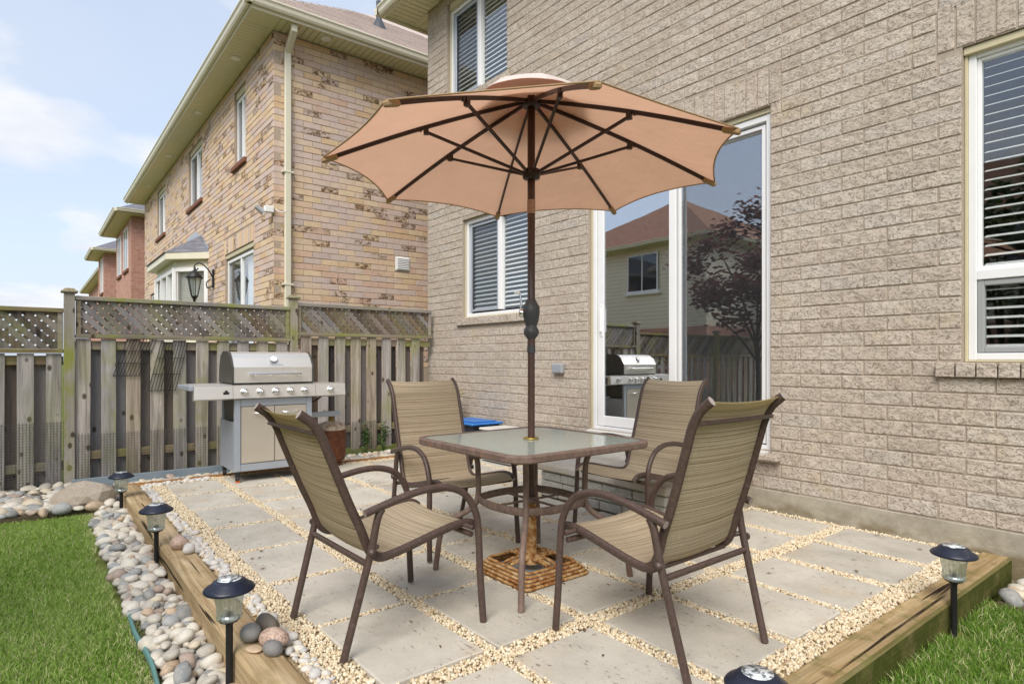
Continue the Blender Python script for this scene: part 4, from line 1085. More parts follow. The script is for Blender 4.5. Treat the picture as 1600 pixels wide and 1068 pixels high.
fill(-6.25, -2.0, .40, .62, -.118, .026, .066, .70, 9000, test=lambda x, y: y > .40+.04*math.sin(x*1.7)+.02*math.sin(x*7))
fill(-6.3, -2.0, .45, .60, -.088, .024, .042, 1.2, 700)
fill(-7.3, -6.1, -1.6, .60, -.08, .03, .075, .74, 7000, test=lambda x, y: x < -6.18-.1*max(0, -y)+.02*math.sin(y*5) and (x+6.42)**2/.075+(y-.40)**2/.03 > .8)
fill(-6.90, -6.66, .7, 4.3, -.045, .024, .05, .76, 5000)
fill(-7.3, -6.9, .7, 4.3, -.06, .03, .055, .8, 3000)
fill(-6.45, -1.9, .805, .86, -.002, .013, .03, .85, 1800, True)
fill(-6.47, -6.38, .82, 1.35, .002, .018, .034, .8, 500, True)
fill(-.90, .1, 3.98, 4.42, -.09, .03, .065, .74, 2500, test=lambda x, y: y > 4.0+.06*math.sin(9*x))
sb = empty('pebbles', (-4, .5, -.1), kind='structure')
order = []
for (x, y, z, s_, w) in stones:
    v_ = in_view((x, y, z)); order.append((-(s_/max(.3, depth((x, y, z)))) if v_ else 1, x, y, z, s_, w))
order.sort(key=lambda t: t[0])
PB, PW = [], []
for i, (k, x, y, z, s_, w) in enumerate(order):
    sx, sy, sz = s_*random.uniform(1., 1.45), s_*random.uniform(.85, 1.05), s_*random.uniform(.55, .8)
    if i < 300: inst('pebble', random.choice(pebw if w else peb), sb, (x, y, z+random.uniform(0, .008)), (random.gauss(0, .22), random.gauss(0, .22), random.uniform(0, 6.28)), (sx, sy, sz))
    else: (PW if w else PB).append((x, y, z, sx, sy, sz))
for nm, L_, mt, bs in (('small_pebbles', PB, 'river_stone', peb), ('white_pebbles', PW, 'white_stone', pebw)):
    if L_:
        A = np.array(L_); o = bpy.data.objects.new(nm, scatter_mesh(nm, A[:, :3], A[:, 3:], rotm(len(A), RNG), [mesh_np(b) for b in bs], mt)); COL.objects.link(o); o.parent = sb
        w_ = WORLD[sb]; o.location = (-w_[0], -w_[1], -w_[2]); tag(o, kind='stuff')

# grass
def grass(name, x0, x1, y0, y1, z, n_, hmin, hmax, test, dry=0., shift=0.):
    P = np.stack([RNG.uniform(x0, x1, n_), RNG.uniform(y0, y1, n_)], 1); m = test(P[:, 0], P[:, 1]); P = P[m]; n_ = len(P)
    pat = .5+.25*np.sin(P[:, 0]*3.1+1.3*np.sin(P[:, 1]*2.3))+.25*np.sin(P[:, 1]*4.7+P[:, 0]*1.9+2)
    tone = np.clip(RNG.normal(.42+shift+.16*(pat-.5), .17, n_), 0, .9); tone = np.where(RNG.random(n_) < .10+dry+.5*np.clip((P[:, 1]-.30)/.12, 0, 1)*(P[:, 1] < .6), RNG.uniform(.85, 1, n_), tone)
    h = RNG.uniform(hmin, hmax, n_)*(.85+.3*pat); a = RNG.uniform(0, 2*PI, n_); w = RNG.uniform(.0011, .0024, n_)
    ln = RNG.uniform(.15, .95, n_)*h; b = RNG.uniform(0, 2*PI, n_)
    dx, dy = np.cos(a)*w, np.sin(a)*w; lx, ly = np.cos(b)*ln, np.sin(b)*ln
    Z = np.full(n_, z)
    v = np.stack([np.stack([P[:, 0]-dx, P[:, 1]-dy, Z], 1), np.stack([P[:, 0]+dx, P[:, 1]+dy, Z], 1),
                  np.stack([P[:, 0]+lx*.35+dx*.8, P[:, 1]+ly*.35+dy*.8, Z+h*.62], 1), np.stack([P[:, 0]+lx*.35-dx*.8, P[:, 1]+ly*.35-dy*.8, Z+h*.62], 1),
                  np.stack([P[:, 0]+lx, P[:, 1]+ly, Z+h*(1-.25*(ln/h)**2)], 1)], 1).reshape(-1, 3)
    o_ = (np.arange(n_)*5)[:, None]; F = np.concatenate([o_+np.array([[0, 1, 2]]), o_+np.array([[0, 2, 3]]), o_+np.array([[3, 2, 4]])])
    o = bpy.data.objects.new(name, bigmesh(name, v, F, 'grass_blade', False, np.repeat(tone, 5))); COL.objects.link(o); return tag(o, kind='stuff')
def lawn_l(x, y): return (y < .385+.04*np.sin(x*1.7)+.02*np.sin(x*7)) & (x > -6.17-.1*np.maximum(0, -y)+.02*np.sin(y*5)) & ~((x < -5.9) & (y > .25) & ((x+5.9)**2+(y-.25)**2 > .09))
tag(MB().poly([(-6.25, -3, -.15), (-1.0, -3, -.15), (-1.0, .39, -.15), (-6.0, .39, -.15), (-6.25, .2, -.15)]).build('lawn', 'lawn_ground'), kind='structure')
grass('grass', -6.3, -1.0, -.9, .45, -.155, 210000, .025, .05, lawn_l)
grass('grass', -6.3, 0, -3.2, -1.0, -.13, 30000, .035, .07, lambda x, y: x > -6.2)
tag(MB().poly([(-.975, .3, -.132), (2, .3, -.132), (2, 4.02, -.132), (-.975, 4.02, -.132)]).build('lawn', 'lawn_ground'), kind='structure')
grass('grass', -.965, .6, 1.2, 4.02, -.135, 90000, .03, .075, lambda x, y: (y < 3.95+.06*np.sin(9*x)) & ((x+.94)**2+(y-3.36)**2 > .004), .03, -.26)  # blade tone lowered here: shade of the house put into the colour

# ================================================================ TIMBERS AND EDGING
def timber(label, x0, x1, y0, y1, z0, z1, m, b=.012):
    o = MB().box(x0, x1, y0, y1, z0, z1, b).build('landscape_timber', m); return tag(o, label, 'timber', 'landscape timbers edging the patio')
timber('long brown landscape timber between the lawn stones and the patio gravel', -6.53, -.985, .63, .78, -.15, .012, 'timber_x')
timber('greenish brown landscape timber along the patio by the house wall and dark grass', -1.125, -.978, .795, WY-.02, -.14, .012, 'timber_y')
timber('thin reddish landscape timber along the patio under the grill', -6.625, -6.53, .665, WY-.02, -.12, .004, 'timber_red')
tag(MB().box(-6.985, -6.955, .31, 1.95, -.12, .035, .003).build('edging_board', 'edging_blue'), 'blue grey edging board along the foot of the fence', 'edging')
tag(MB().tube(spline([(-3.75, .40, -.13), (-3.3, .385, -.115), (-2.95, .40, -.112), (-2.6, .385, -.112), (-2.2, .36, -.115)]), .009, .02, side=(0, 1, 0), n=8).build('lawn_edging', 'edging_green'), 'green plastic lawn edging between the grass and the stones', 'edging')

# boulder and loose stones
def stone(name, label, loc, sc, rot, m, seed, group=None, amp=.1, sub=3):
    o = inst(name, rock_mesh(seed, sub, amp, name, m), None, loc, rot, sc); return tag(o, label, 'stone', group)
stone('boulder', 'large tan boulder by the fence post at the tip of the lawn', (-6.36, .40, -.045), (.25, .16, .135), (.1, -.12, R(58)), 'boulder_rock', 207, amp=.2, sub=2)
for p_ in bpy.data.objects['boulder'].data.polygons: p_.use_smooth = False
G_ = 'loose stones lying on the timber'
stone('loose_stone', 'larger round pinkish stone on the timber behind the second lamp', (-4.13, .715, .045), (.062, .05, .042), (0, .1, .4), 'pink_stone', 61, G_)
stone('loose_stone', 'smaller pale round stone on the timber beside a larger pinkish one', (-3.99, .735, .038), (.037, .036, .033), (0, 0, 1.2), 'white_stone', 62, G_)
stone('loose_stone', 'brown veined egg-shaped stone resting against the pink stone on the timber', (-2.62, .775, .05), (.052, .042, .040), (.2, .3, .5), 'brown_stone', 63, G_)
stone('loose_stone', 'grey round banded stone next to the third lamp', (-2.585, .698, .047), (.043, .041, .040), (.1, .1, .9), 'grey_stone', 64, G_)
stone('loose_stone', 'speckled pink stone in the middle of the stone group on the timber', (-2.505, .765, .045), (.062, .045, .042), (0, .15, .55), 'pink_stone', 65, G_)
stone('loose_stone', 'dark striped stone nearest the crack at the front of the group', (-2.43, .742, .036), (.038, .032, .030), (.2, 0, .3), 'dark_stone', 66, G_)
stone('loose_stone', 'flat tan disc-shaped stone in front of the grey banded stone', (-2.50, .692, .020), (.040, .032, .011), (0, 0, .2), 'tan_stone', 67, G_)
# ================================================================ SOLAR LAMPS
def lamp(loc, label, top):
    t = empty('solar_lamp', loc, label, 'garden lamp', 'solar path lamps along the timbers'); z = top-.26
    MB().lathe([(.0135, .0), (.0135, z+.078), (.018, z+.086), (.036, z+.094), (.038, z+.099), (.0, z+.099)], (0, 0, 0), 16).build('stake', 'stake_black', t, True)
    c = MB().lathe([(.02, z+.212), (.082, z+.210), (.091, z+.212), (.094, z+.218), (.088, z+.226), (.068, z+.238), (.060, z+.248), (.050, z+.253), (.0, z+.2555)], (0, 0, 0), 32).build('cap', 'lamp_cap', t, True)
    MB().lathe([(.044, z+.2555), (.044, z+.258), (.0, z+.259)], (0, 0, 0), 24).build('solar_cell', 'solar_cell', c, True)
    prof = [(.038, z+.100), (.044, z+.104), (.046, z+.112), (.042, z+.122), (.044, z+.15), (.049, z+.18), (.054, z+.2105)]; mb = MB(); n_ = 20; vs = []; fs = []
    for (r_, zz) in prof:
        for k in range(n_*2): rr = r_*(1+.06*(k % 2)); vs.append((rr*math.cos(PI*k/n_), rr*math.sin(PI*k/n_), zz))
    for i in range(len(prof)-1):
        for k in range(n_*2): fs.append((i*n_*2+k, i*n_*2+(k+1) % (n_*2), (i+1)*n_*2+(k+1) % (n_*2), (i+1)*n_*2+k))
    mb.add(vs, fs, False).build('lamp_glass', 'lamp_glass', t, True)
    MB().lathe([(.034, z+.1015), (.036, z+.114), (.02, z+.120), (.012, z+.13), (.0, z+.131)], (0, 0, 0), 16).build('lamp_reflector', 'chrome', t, True)
    return t
for (x, y, top, lb) in [(-5.97, .600, .222, 'solar lamp by the boulder at the far end of the timber'), (-4.27, .610, .272, 'solar lamp beside two round stones on the timber'),
                        (-2.54, .610, .305, 'solar lamp beside the group of five stones on the timber'), (-.955, 3.36, .292, 'solar lamp beside the right timber near the house wall'),
                        (-.952, 1.66, .246, 'solar lamp nearest the camera, only its dark cap in frame')]:
    b = -.15; o = lamp((x, y, b), lb, top-b)

# ================================================================ STEP, BIN, POT
st = empty('stone_step', (-3.27, 3.9, 0), 'stacked grey stone step with pale slab below the sliding door', 'step')
sx0, sx1, sy0, sy1 = STEP; sy1 = WY-.016
MB().box(sx0+.04, sx1-.04, sy0+.05, sy1, -.1, .235).build('core', 'mortar', st)
for zr, (h, off) in enumerate(((.075, 0), (.06, .11), (.075, .05))):
    z = sum((.075, .06, .075)[:zr])+.004; x = sx0; 
    while x < sx1-.05:
        w = min(random.uniform(.14, .3), sx1-x); MB().box(x, x+w-.006, sy0+random.uniform(0, .012), sy0+.06, z, z+h-.006, .008).build('stone', 'stacked_stone', st); x += w
    y_ = sy0+.07
    while y_ < sy1-.08:
        w = min(random.uniform(.14, .3), sy1-y_); MB().box(sx0+random.uniform(0, .012), sx0+.055, y_, y_+w-.006, z, z+h-.006, .008).build('stone', 'stacked_stone', st); y_ += w
MB().box(sx0-.03, sx1+.03, sy0-.03, sy1, .221, .285, .014).build('step_slab', 'concrete_slab', st)
x = sx0+.05
while x < sx1-.1:
    w = random.uniform(.16, .3); MB().box(x, min(x+w, sx1)-.006, WY-.05, WY-.0165, .288, .40, .008).build('stone', 'stacked_stone', st); x += w
bn = empty('storage_bin', (-6.05, 4.18, 0), 'dark storage bin with bright blue lid by the house wall', 'bin')
MB().prism([(-6.32, 4.0), (-5.78, 4.0), (-5.78, 4.37), (-6.32, 4.37)], .02, .385, 'z').build('bin_body', 'dark_bin', bn)
MB().box(-6.36, -5.74, 3.955, 4.41, .387, .415, .012).box(-6.30, -5.80, 4.02, 4.34, .4152, .43, .008).build('bin_lid', 'blue_plastic', bn)
b2 = empty('storage_box', (-5.43, 4.22, 0), 'low grey storage box with pale lid beside the blue-lidded bin', 'box')
MB().box(-5.70, -5.16, 4.05, 4.40, .01, .345, .01).build('box_body', 'socket_grey', b2); MB().box(-5.72, -5.14, 4.03, 4.415, .347, .375, .01).build('box_lid', 'pale_lid', b2)
pt = empty('potted_plant', (-6.56, 4.2, 0), 'small dry leafy plant in a brown pot behind a chair', 'potted plant')
MB().lathe([(.10, .0), (.10, .04), (.12, .5), (.135, .5), (.135, .55), (.11, .55), (.10, .5), (.0, .5)], (-6.56, 4.2, 0), 20).build('pot', 'terracotta', pt)
def leaves(mb, c, rad, n_, ln, w, up=.6):
    for _ in range(n_):
        a = random.uniform(0, 2*PI); u = Vector((math.cos(a), math.sin(a), random.uniform(-.2, 1.3)*up)).normalized(); p = Vector(c)+Vector((random.gauss(0, rad[0]), random.gauss(0, rad[1]), random.gauss(0, rad[2])))
        s_ = u.cross(Vector((random.random(), random.random(), 1))).normalized()*w; mb.add([p-s_*.2, p+u*ln*.5-s_, p+u*ln, p+u*ln*.5+s_], [(0, 1, 2, 3)])
mb = MB(); leaves(mb, (-6.56, 4.2, .68), (.06, .06, .07), 90, .09, .014); mb.build('foliage', 'dry_leaf', pt)
for y, lb in ((3.40, 'green weed clump at the foot of the fence, nearer the gas bottle'), (3.64, 'green weed clump at the foot of the fence, nearer the house')):
    w = empty('weed', (FX+.08, y, -.05), lb, 'plant', 'weeds at the foot of the fence'); mb = MB(); leaves(mb, (FX+.07, y, .13), (.02, .028, .10), 150, .05, .011); mb.build('foliage', 'weed_green', w)
    mb = MB()
    for k in range(4): mb.tube([(FX+.07, y+.01*k-.02, -.06), (FX+.07, y+.02*k-.03, .26)], .0025, n=5)
    mb.build('stem', 'weed_green', w)

# ================================================================ GRILL (front faces +X)
gx = -6.02
gr = empty('gas_grill', (-6.3, 1.85, 0), 'stainless steel gas grill with side shelves standing before the fence', 'grill')
Y0, Y1 = 1.49, 2.215
MB().box(gx-.50, gx-.035, Y0+.03, Y1-.03, .115, .755).build('cabinet', 'grill_dark', gr)
mb = MB()
mb.box(gx-.035, gx, Y0, Y0+.055, .105, .775, .004).box(gx-.035, gx, Y1-.055, Y1, .105, .775, .004)
mb.box(gx-.034, gx-.001, Y0+.056, Y1-.056, .105, .175, .004).box(gx-.034, gx-.001, Y0+.056, Y1-.056, .71, .775, .004)
mb.box(gx-.53, gx-.036, Y0, Y0+.012, .105, .565, .003).box(gx-.53, gx-.036, Y1-.012, Y1, .105, .565, .003)
mb.box(gx-.53, gx-.50, Y0+.0125, Y0+.05, .105, .775, .003).box(gx-.53, gx-.50, Y1-.05, Y1-.0125, .105, .775, .003)
mb.build('cabinet_frame', 'frame_grey', gr)
ym = (Y0+Y1)/2
for (a, b, h) in ((Y0+.06, ym-.003, ym-.19), (ym+.003, Y1-.06, ym+.07)):
    d = MB().box(gx-.02, gx+.004, a, b, .18, .705, .004).build('cabinet_door', 'steel_warm', gr)
    MB().tube([(gx+.004, h, .645), (gx+.03, h, .645), (gx+.03, h+.15, .645), (gx+.004, h+.15, .645)], .007, n=8).build('door_handle', 'chrome', d)
# control panel, sloped
def panel(y0, y1, nm, m): return MB().prism([(gx-.02, .775), (gx+.045, .79), (gx+.03, .905), (gx-.02, .915)], y0, y1, 'y').build(nm, m, gr)
cp = panel(Y0-.02, Y1+.02, 'control_panel', 'steel')
knob = MB().lathe([(.036, 0), (.036, .008), (.028, .012), (.026, .034), (.022, .04), (0, .04)], (0, 0, 0), 18, M=Matrix.Rotation(R(90), 4, 'Y')).box(.036, .048, -.005, .005, -.024, .024, .003).mesh('knob', 'chrome')
for y in (1.567, 1.709, 1.851, 1.99, 2.128): inst('knob', knob, cp, (gx+.0385, y, .845), (0, R(-7), 0))
ls = panel(1.145, Y0-.023, 'left_shelf', 'steel'); rs = panel(Y1+.023, 2.545, 'right_shelf', 'steel')
inst('knob', knob, rs, (gx+.0385, 2.39, .843), (0, R(-7), 0))
MB().box(gx+.0375, gx+.041, 1.385, 1.435, .828, .852).box(gx+.0375, gx+.043, 1.40, 1.42, .852, .866).build('igniter_mark', 'rubber_black', ls)
mb = MB().box(gx-.48, gx-.021, 1.155, Y0-.024, .895, .916, .004); mb.build('shelf_top', 'steel', ls); MB().box(gx-.485, gx+.036, 1.105, 1.1445, .868, .913, .006).build('shelf_end', 'frame_grey', ls)
MB().box(gx-.48, gx-.021, Y1+.024, 2.535, .885, .906, .004).build('shelf_top', 'steel', rs)
MB().box(gx-.50, gx-.021, Y0-.018, Y1+.018, .776, .925, .004).build('firebox', 'grill_dark', gr)
prof = [(gx+.0, .93), (gx+.0, 1.075), (gx-.012, 1.09), (gx-.06, 1.165), (gx-.11, 1.205), (gx-.17, 1.222), (gx-.33, 1.222), (gx-.42, 1.18), (gx-.47, 1.07), (gx-.48, .93)]
mb = MB(); A = [(p[0], Y0-.005, p[1]) for p in prof]; B = [(p[0], Y1+.0, p[1]) for p in prof]; k = len(prof)
for i in range(k-1): mb.add([A[i], A[i+1], B[i+1], B[i]], [(0, 1, 2, 3)], i >= 2)
lid = mb.build('lid', 'steel', gr)
for (y, dy_) in ((Y0-.0055, -.018), (Y1+.0005, .018)):
    p2 = [(gx-.24+(p[0]-gx+.24)*1.02, .93+(p[1]-.93)*1.02) for p in prof]; MB().prism(p2, y, y+dy_, 'y').build('lid_end', 'grill_dark', lid)
MB().tube([(gx+.002, Y0+.15, 1.005), (gx+.045, Y0+.15, 1.01)], .016, n=10).tube([(gx+.002, Y1-.15, 1.005), (gx+.045, Y1-.15, 1.01)], .016, n=10).tube([(gx+.045, Y0+.12, 1.01), (gx+.045, Y1-.12, 1.01)], .0145, n=12).build('lid_handle', 'chrome', lid)
# thermometer and the raised script badge under it on the slope
sl_ = Matrix.Rotation(R(58), 4, 'Y')
tv = MB().lathe([(.040, 0), (.040, .008), (.034, .012), (.033, .009), (0, .009)], (gx-.040, ym-.0, 1.152), 20, M=Matrix.Rotation(R(50), 4, 'Y')).build('thermometer', 'frame_grey', lid)
MB().lathe([(.032, .0096), (0, .0105)], (gx-.040, ym, 1.152), 20, M=Matrix.Rotation(R(50), 4, 'Y')).build('dial', 'blind_white', tv)
mb = MB()
for i, (dy_, dz_, h) in enumerate(((-.05, .004, .013), (-.028, 0, .011), (-.008, -.002, .012), (.012, -.003, .011), (.034, -.005, .012), (.054, -.006, .010))):
    mb.tube(spline([(gx-.012-.001, ym+.02+dy_-.009, 1.100+dz_), (gx-.018, ym+.02+dy_, 1.100+dz_+h), (gx-.010, ym+.02+dy_+.009, 1.098+dz_), (gx-.008, ym+.02+dy_+.012, 1.094+dz_)], 4), .003, n=6)
mb.build('badge', 'frame_grey', lid)
cast = MB().lathe([(.012, .0), (.03, .004), (.032, .01), (.032, .026), (.012, .032)], (0, 0, 0), 14, M=Matrix.Rotation(R(90), 4, 'X')).mesh('caster', 'rubber_black')
fork = MB().box(-.02, .02, -.028, .008, .02, .09, .006).mesh('caster_fork', 'rubber_black'); rim_ = MB().box(-.02, .024, -.026, .006, -.03, -.012, .003).mesh('caster_lock', 'orange_plastic')
for (x, y, lock) in ((gx-.025, Y0+.03, 1), (gx-.025, Y1-.03, 1), (gx-.50, Y0+.03, 0), (gx-.50, Y1-.03, 0)):
    c = inst('caster', cast, gr, (x, y+.016, .033)); inst('caster_fork', fork, c, (x, y+.01, .033))
    if lock: inst('caster_lock', rim_, c, (x+.012, y+.01, .033))
MB().box(gx-.30, gx-.26, Y1+.014, 2.62, .545, .60, .006).build('tank_bracket', 'frame_grey', gr)
MB().tube(spline([(gx-.2, 2.25, .70), (gx-.22, 2.36, .74), (gx-.25, 2.48, .85)]), .009, n=7).build('gas_hose', 'rubber_black', gr)
tk = empty('gas_bottle', (-6.44, 2.58, 0), 'rusty brown propane bottle with pale top beside the grill', 'gas bottle')
MB().lathe([(.11, .0), (.115, .035), (.10, .04)], (-6.44, 2.58, 0), 24).build('foot_ring', 'rusty_tank', tk)
MB().lathe([(.09, .035), (.14, .06), (.155, .11), (.155, .39)], (-6.44, 2.58, 0), 28).build('tank_body', 'rusty_tank', tk)
MB().lathe([(.155, .3905), (.15, .42), (.12, .455), (.06, .475), (.0, .478)], (-6.44, 2.58, 0), 28).build('tank_dome', 'tank_top', tk)
MB().lathe([(.022, .47), (.022, .54), (.03, .54), (.03, .565), (0, .565)], (-6.44, 2.58, 0), 12).build('valve', 'brass', tk)

# ================================================================ TABLE, BASE, UMBRELLA
TX, TY, TZ = -2.525, 2.125, .724
tb = empty('patio_table', (TX, TY, 0), 'square glass-topped patio table with brown rusty frame', 'table')
def rsq(h, rad, z, cx, cy, n_=7, bow=0.):
    pts = []
    for q in range(4):
        a0 = q*PI/2; cxx = (h-rad)*(1 if q in (0, 3) else -1); cyy = (h-rad)*(1 if q in (0, 1) else -1)
        for k in range(n_+1): a = a0+k/n_*PI/2; pts.append((cx+cxx+rad*math.cos(a), cy+cyy+rad*math.sin(a), z))
        if bow:
            p = pts[-1]; d = [(0, 1), (-1, 0), (0, -1), (1, 0)][q]
    return pts
def sweep_rect(mb, pts, w, h):
    """closed rounded-rectangle section along a flat loop: inward width w, height h"""
    sec = [(0, -h/2+.006), (-.005, -h/2), (-w, -h/2), (-w, h/2), (-.007, h/2), (0, h/2-.007)]; N = len(pts); vs = []
    for i in range(N):
        t = Vector(pts[(i+1) % N])-Vector(pts[i-1]); t.normalize(); o = Vector((t.y, -t.x, 0))
        for (a, b) in sec: vs.append(Vector(pts[i])+o*a+Vector((0, 0, b)))
    k = len(sec); mb.add(vs, [(i*k+j, i*k+(j+1) % k, ((i+1) % N)*k+(j+1) % k, ((i+1) % N)*k+j) for i in range(N) for j in range(k)])
mb = MB(); sweep_rect(mb, rsq(.468, .11, TZ-.018, TX, TY), .032, .036); mb.build('table_frame', 'table_bronze', tb)
ptsg = rsq(.438, .085, TZ-.006, TX, TY)
hole = [(TX+.03*math.cos(a), TY+.03*math.sin(a), TZ-.006) for a in [2*PI*k/len(ptsg) for k in range(len(ptsg))]]
mb = MB(); n_ = len(ptsg); top = [(p[0], p[1], p[2]+.003) for p in ptsg]; bot = [(p[0], p[1], p[2]-.003) for p in ptsg]; ht = [(p[0], p[1], p[2]+.003) for p in hole]; hb = [(p[0], p[1], p[2]-.003) for p in hole]
mb.add(top+ht, [(i, (i+1) % n_, n_+(i+1) % n_, n_+i) for i in range(n_)]); mb.add(bot+hb, [(i, (i+1) % n_, n_+(i+1) % n_, n_+i) for i in range(n_)]); mb.build('glass_top', 'table_glass', tb)
MB().lathe([(.027, TZ-.002), (.04, TZ-.002), (.042, TZ+.002), (.04, TZ+.006), (.028, TZ+.005)], (TX, TY, 0), 24).build('pole_ring', 'brass', tb)
for k in range(4):
    a = PI/4+k*PI/2; c, s_ = math.cos(a), math.sin(a); W_ = 1.414
    pts = [(r_*W_, z) for r_, z in ((.245, .69), (.225, .66), (.208, .60), (.204, .50), (.204, .415), (.215, .365), (.245, .325), (.29, .29), (.335, .24), (.352, .19), (.36, .13), (.372, .0))]
    MB().tube(spline([(TX+c*p, TY+s_*p, z) for p, z in pts], 4), .0155, n=10).build('leg', 'table_bronze', tb)
mb = MB(); R0 = .205
pts = []
for q in range(4):      # ring shelf of flat bar, bowed out between the legs
    a0 = PI/4+q*PI/2; p = Vector((TX+R0*1.414*math.cos(a0), TY+R0*1.414*math.sin(a0), .395)); a1 = a0+PI/2; p2 = Vector((TX+R0*1.414*math.cos(a1), TY+R0*1.414*math.sin(a1), .395)); m = (p+p2)/2; o = (m-Vector((TX, TY, .395))).normalized()
    for k in range(9): t = k/9; pts.append(p.lerp(p2, t)+o*.045*4*t*(1-t))
mb.tube(pts, .021, .006, n=8, closed=True)
for q in range(4):
    a0 = q*PI/2; b_ = a0+.55; c_ = a0-.55
    mb.tube([(TX+.03*math.cos(a0), TY+.03*math.sin(a0), .395), (TX+.25*math.cos(a0), TY+.25*math.sin(a0), .395)], .006, .010, n=8)
mb.lathe([(.027, .38), (.034, .38), (.034, .41), (.027, .41)], (TX, TY, 0), 18); mb.build('shelf_ring', 'table_bronze', tb)
UX, UY = -2.535, 2.135
ub = empty('umbrella_base', (UX, UY, 0), 'square ridged cast iron umbrella base covered in orange rust', 'umbrella base')
mb = MB()
for i in range(5):
    h = .222-.0125*i; pp = rsq(h, .035, .013+.0140*i, UX, UY, 5); mb.tube(pp, .0086, n=8, closed=True)
mb.build('ridged_rim', 'rust_paint', ub)
MB().prism([(UX-.19, UY-.19), (UX+.19, UY-.19), (UX+.19, UY+.19), (UX-.19, UY+.19)], .005, .02, 'z').build('weight_plate', 'socket_grey', ub)
mb = MB()
for k in range(4):
    a = PI/4+k*PI/2; c, s_ = math.cos(a), math.sin(a)
    for sg in (-1, 1): mb.tube(spline([(UX+.05*c, UY+.05*s_, .085), (UX+.11*math.cos(a+sg*.5), UY+.11*math.sin(a+sg*.5), .088), (UX+.165*math.cos(a+sg*.62), UY+.165*math.sin(a+sg*.62), .078)], 5), .009, n=7)
    mb.tube([(UX+.06*math.cos(a+PI/4), UY+.06*math.sin(a+PI/4), .085), (UX+.155*math.cos(a+PI/4), UY+.155*math.sin(a+PI/4), .078)], .009, n=7)
mb.build('scroll_bars', 'rust_paint', ub)
MB().lathe([(.07, .06), (.066, .088), (.04, .098), (.032, .10)], (UX, UY, 0), 20).build('collar', 'rust_paint', ub)
MB().lathe([(.029, .10), (.029, .385), (.0235, .387), (.0235, .30)], (UX, UY, 0), 18).tube([(UX+.028, UY+.004, .35), (UX+.055, UY+.01, .35)], .008, n=8).build('socket_tube', 'rust_paint', ub)
UR, UZ, UH, PH = 1.085, 2.155, 2.535, 4.2408
um = empty('patio_umbrella', (UX, UY, .12), 'open salmon cloth patio umbrella with eight dark ribs over the table', 'umbrella')
MB().lathe([(.019, .13), (.0195, 1.19)], (UX, UY, 0), 18).build('lower_pole', 'umbrella_brown', um)
MB().lathe([(.021, 1.19), (.021, 2.62), (.0, 2.62)], (UX, UY, 0), 18).build('upper_pole', 'umbrella_brown', um)
MB().lathe([(.0225, 1.185), (.0225, 1.225)], (UX, UY, 0), 18).build('pole_collar', 'crank_grey', um)
MB().lathe([(.0225, 1.935), (.0225, 2.01)], (UX, UY, 0), 18).build('pole_band', 'pole_band', um)
ck = MB().lathe([(.024, 1.262), (.028, 1.268), (.040, 1.285), (.042, 1.30), (.036, 1.318), (.031, 1.323), (.031, 1.335), (.040, 1.36), (.046, 1.40), (.045, 1.435), (.034, 1.452), (.027, 1.468), (.022, 1.475)], (UX, UY, 0), 22).build('crank_housing', 'crank_grey', um)
# crank handle on the left side of the housing
lft = Vector((-.62, -.785, 0)); cc = Vector((UX, UY, 1.40))+lft*.044
mb = MB().lathe([(.022, 0), (.024, .012), (.018, .022), (0, .024)], cc, 14, M=Matrix(((lft.x, -lft.y, 0), (lft.y, lft.x, 0), (0, 0, 1))).to_4x4() @ Matrix.Rotation(R(90), 4, 'Y'))
a_ = cc+lft*.018; mb.tube([a_, a_+Vector((0, 0, .05))-lft*.008, a_+Vector((0, 0, .11))], .0055, n=8); mb.tube([a_+Vector((0, 0, .11)), a_+Vector((0, 0, .11))+lft*.03], .0075, n=8)
mb.build('crank_handle', 'chrome', ck)
dirs = [Vector((math.cos(PH-k*PI/4), math.sin(PH-k*PI/4), 0)) for k in range(8)]; C0 = Vector((UX, UY, 0))
def ribp(k, t): return C0+dirs[k]*(.045+(UR-.045)*t)+Vector((0, 0, UH+(UZ-UH)*t+.018*math.sin(PI*t)))
for k in range(8):
    mb = MB(); P_ = [ribp(k, t/10*.97) for t in range(11)]; sd = Vector((-dirs[k].y, dirs[k].x, 0))
    for p, q in zip(P_, P_[1:]): mb.bar(p, q+(q-p)*.02, .010, .020)
    rb = mb.build('rib', 'rib_dark', um)
    st_ = ribp(k, .50)-Vector((0, 0, .025)); b0 = C0+dirs[k]*.042+Vector((0, 0, 2.155))
    MB().bar(b0, st_, .012, .014).build('strut', 'rib_dark', rb)
    MB().bar(st_-Vector((0, 0, .014)), st_+Vector((0, 0, .028)), .022, .026, up=dirs[k]).bar(st_+dirs[k]*.03+Vector((0, 0, .0)), st_+dirs[k]*.03+Vector((0, 0, .018)), .016, .016, up=dirs[k]).build('rib_joint', 'rib_dark', rb)
    tp = ribp(k, .93); te = ribp(k, 1.005); MB().bar(tp-Vector((0, 0, .004)), te, .030, .024, bev=.006).build('tip_pocket', 'tip_tan', rb)
MB().lathe([(.022, 2.12), (.045, 2.125), (.05, 2.15), (.045, 2.175), (.022, 2.18)], (UX, UY, 0), 16).build('runner', 'rib_dark', um)
MB().lathe([(.022, 2.51), (.05, 2.515), (.055, 2.54), (.03, 2.56), (.022, 2.565)], (UX, UY, 0), 16).build('hub', 'rib_dark', um)
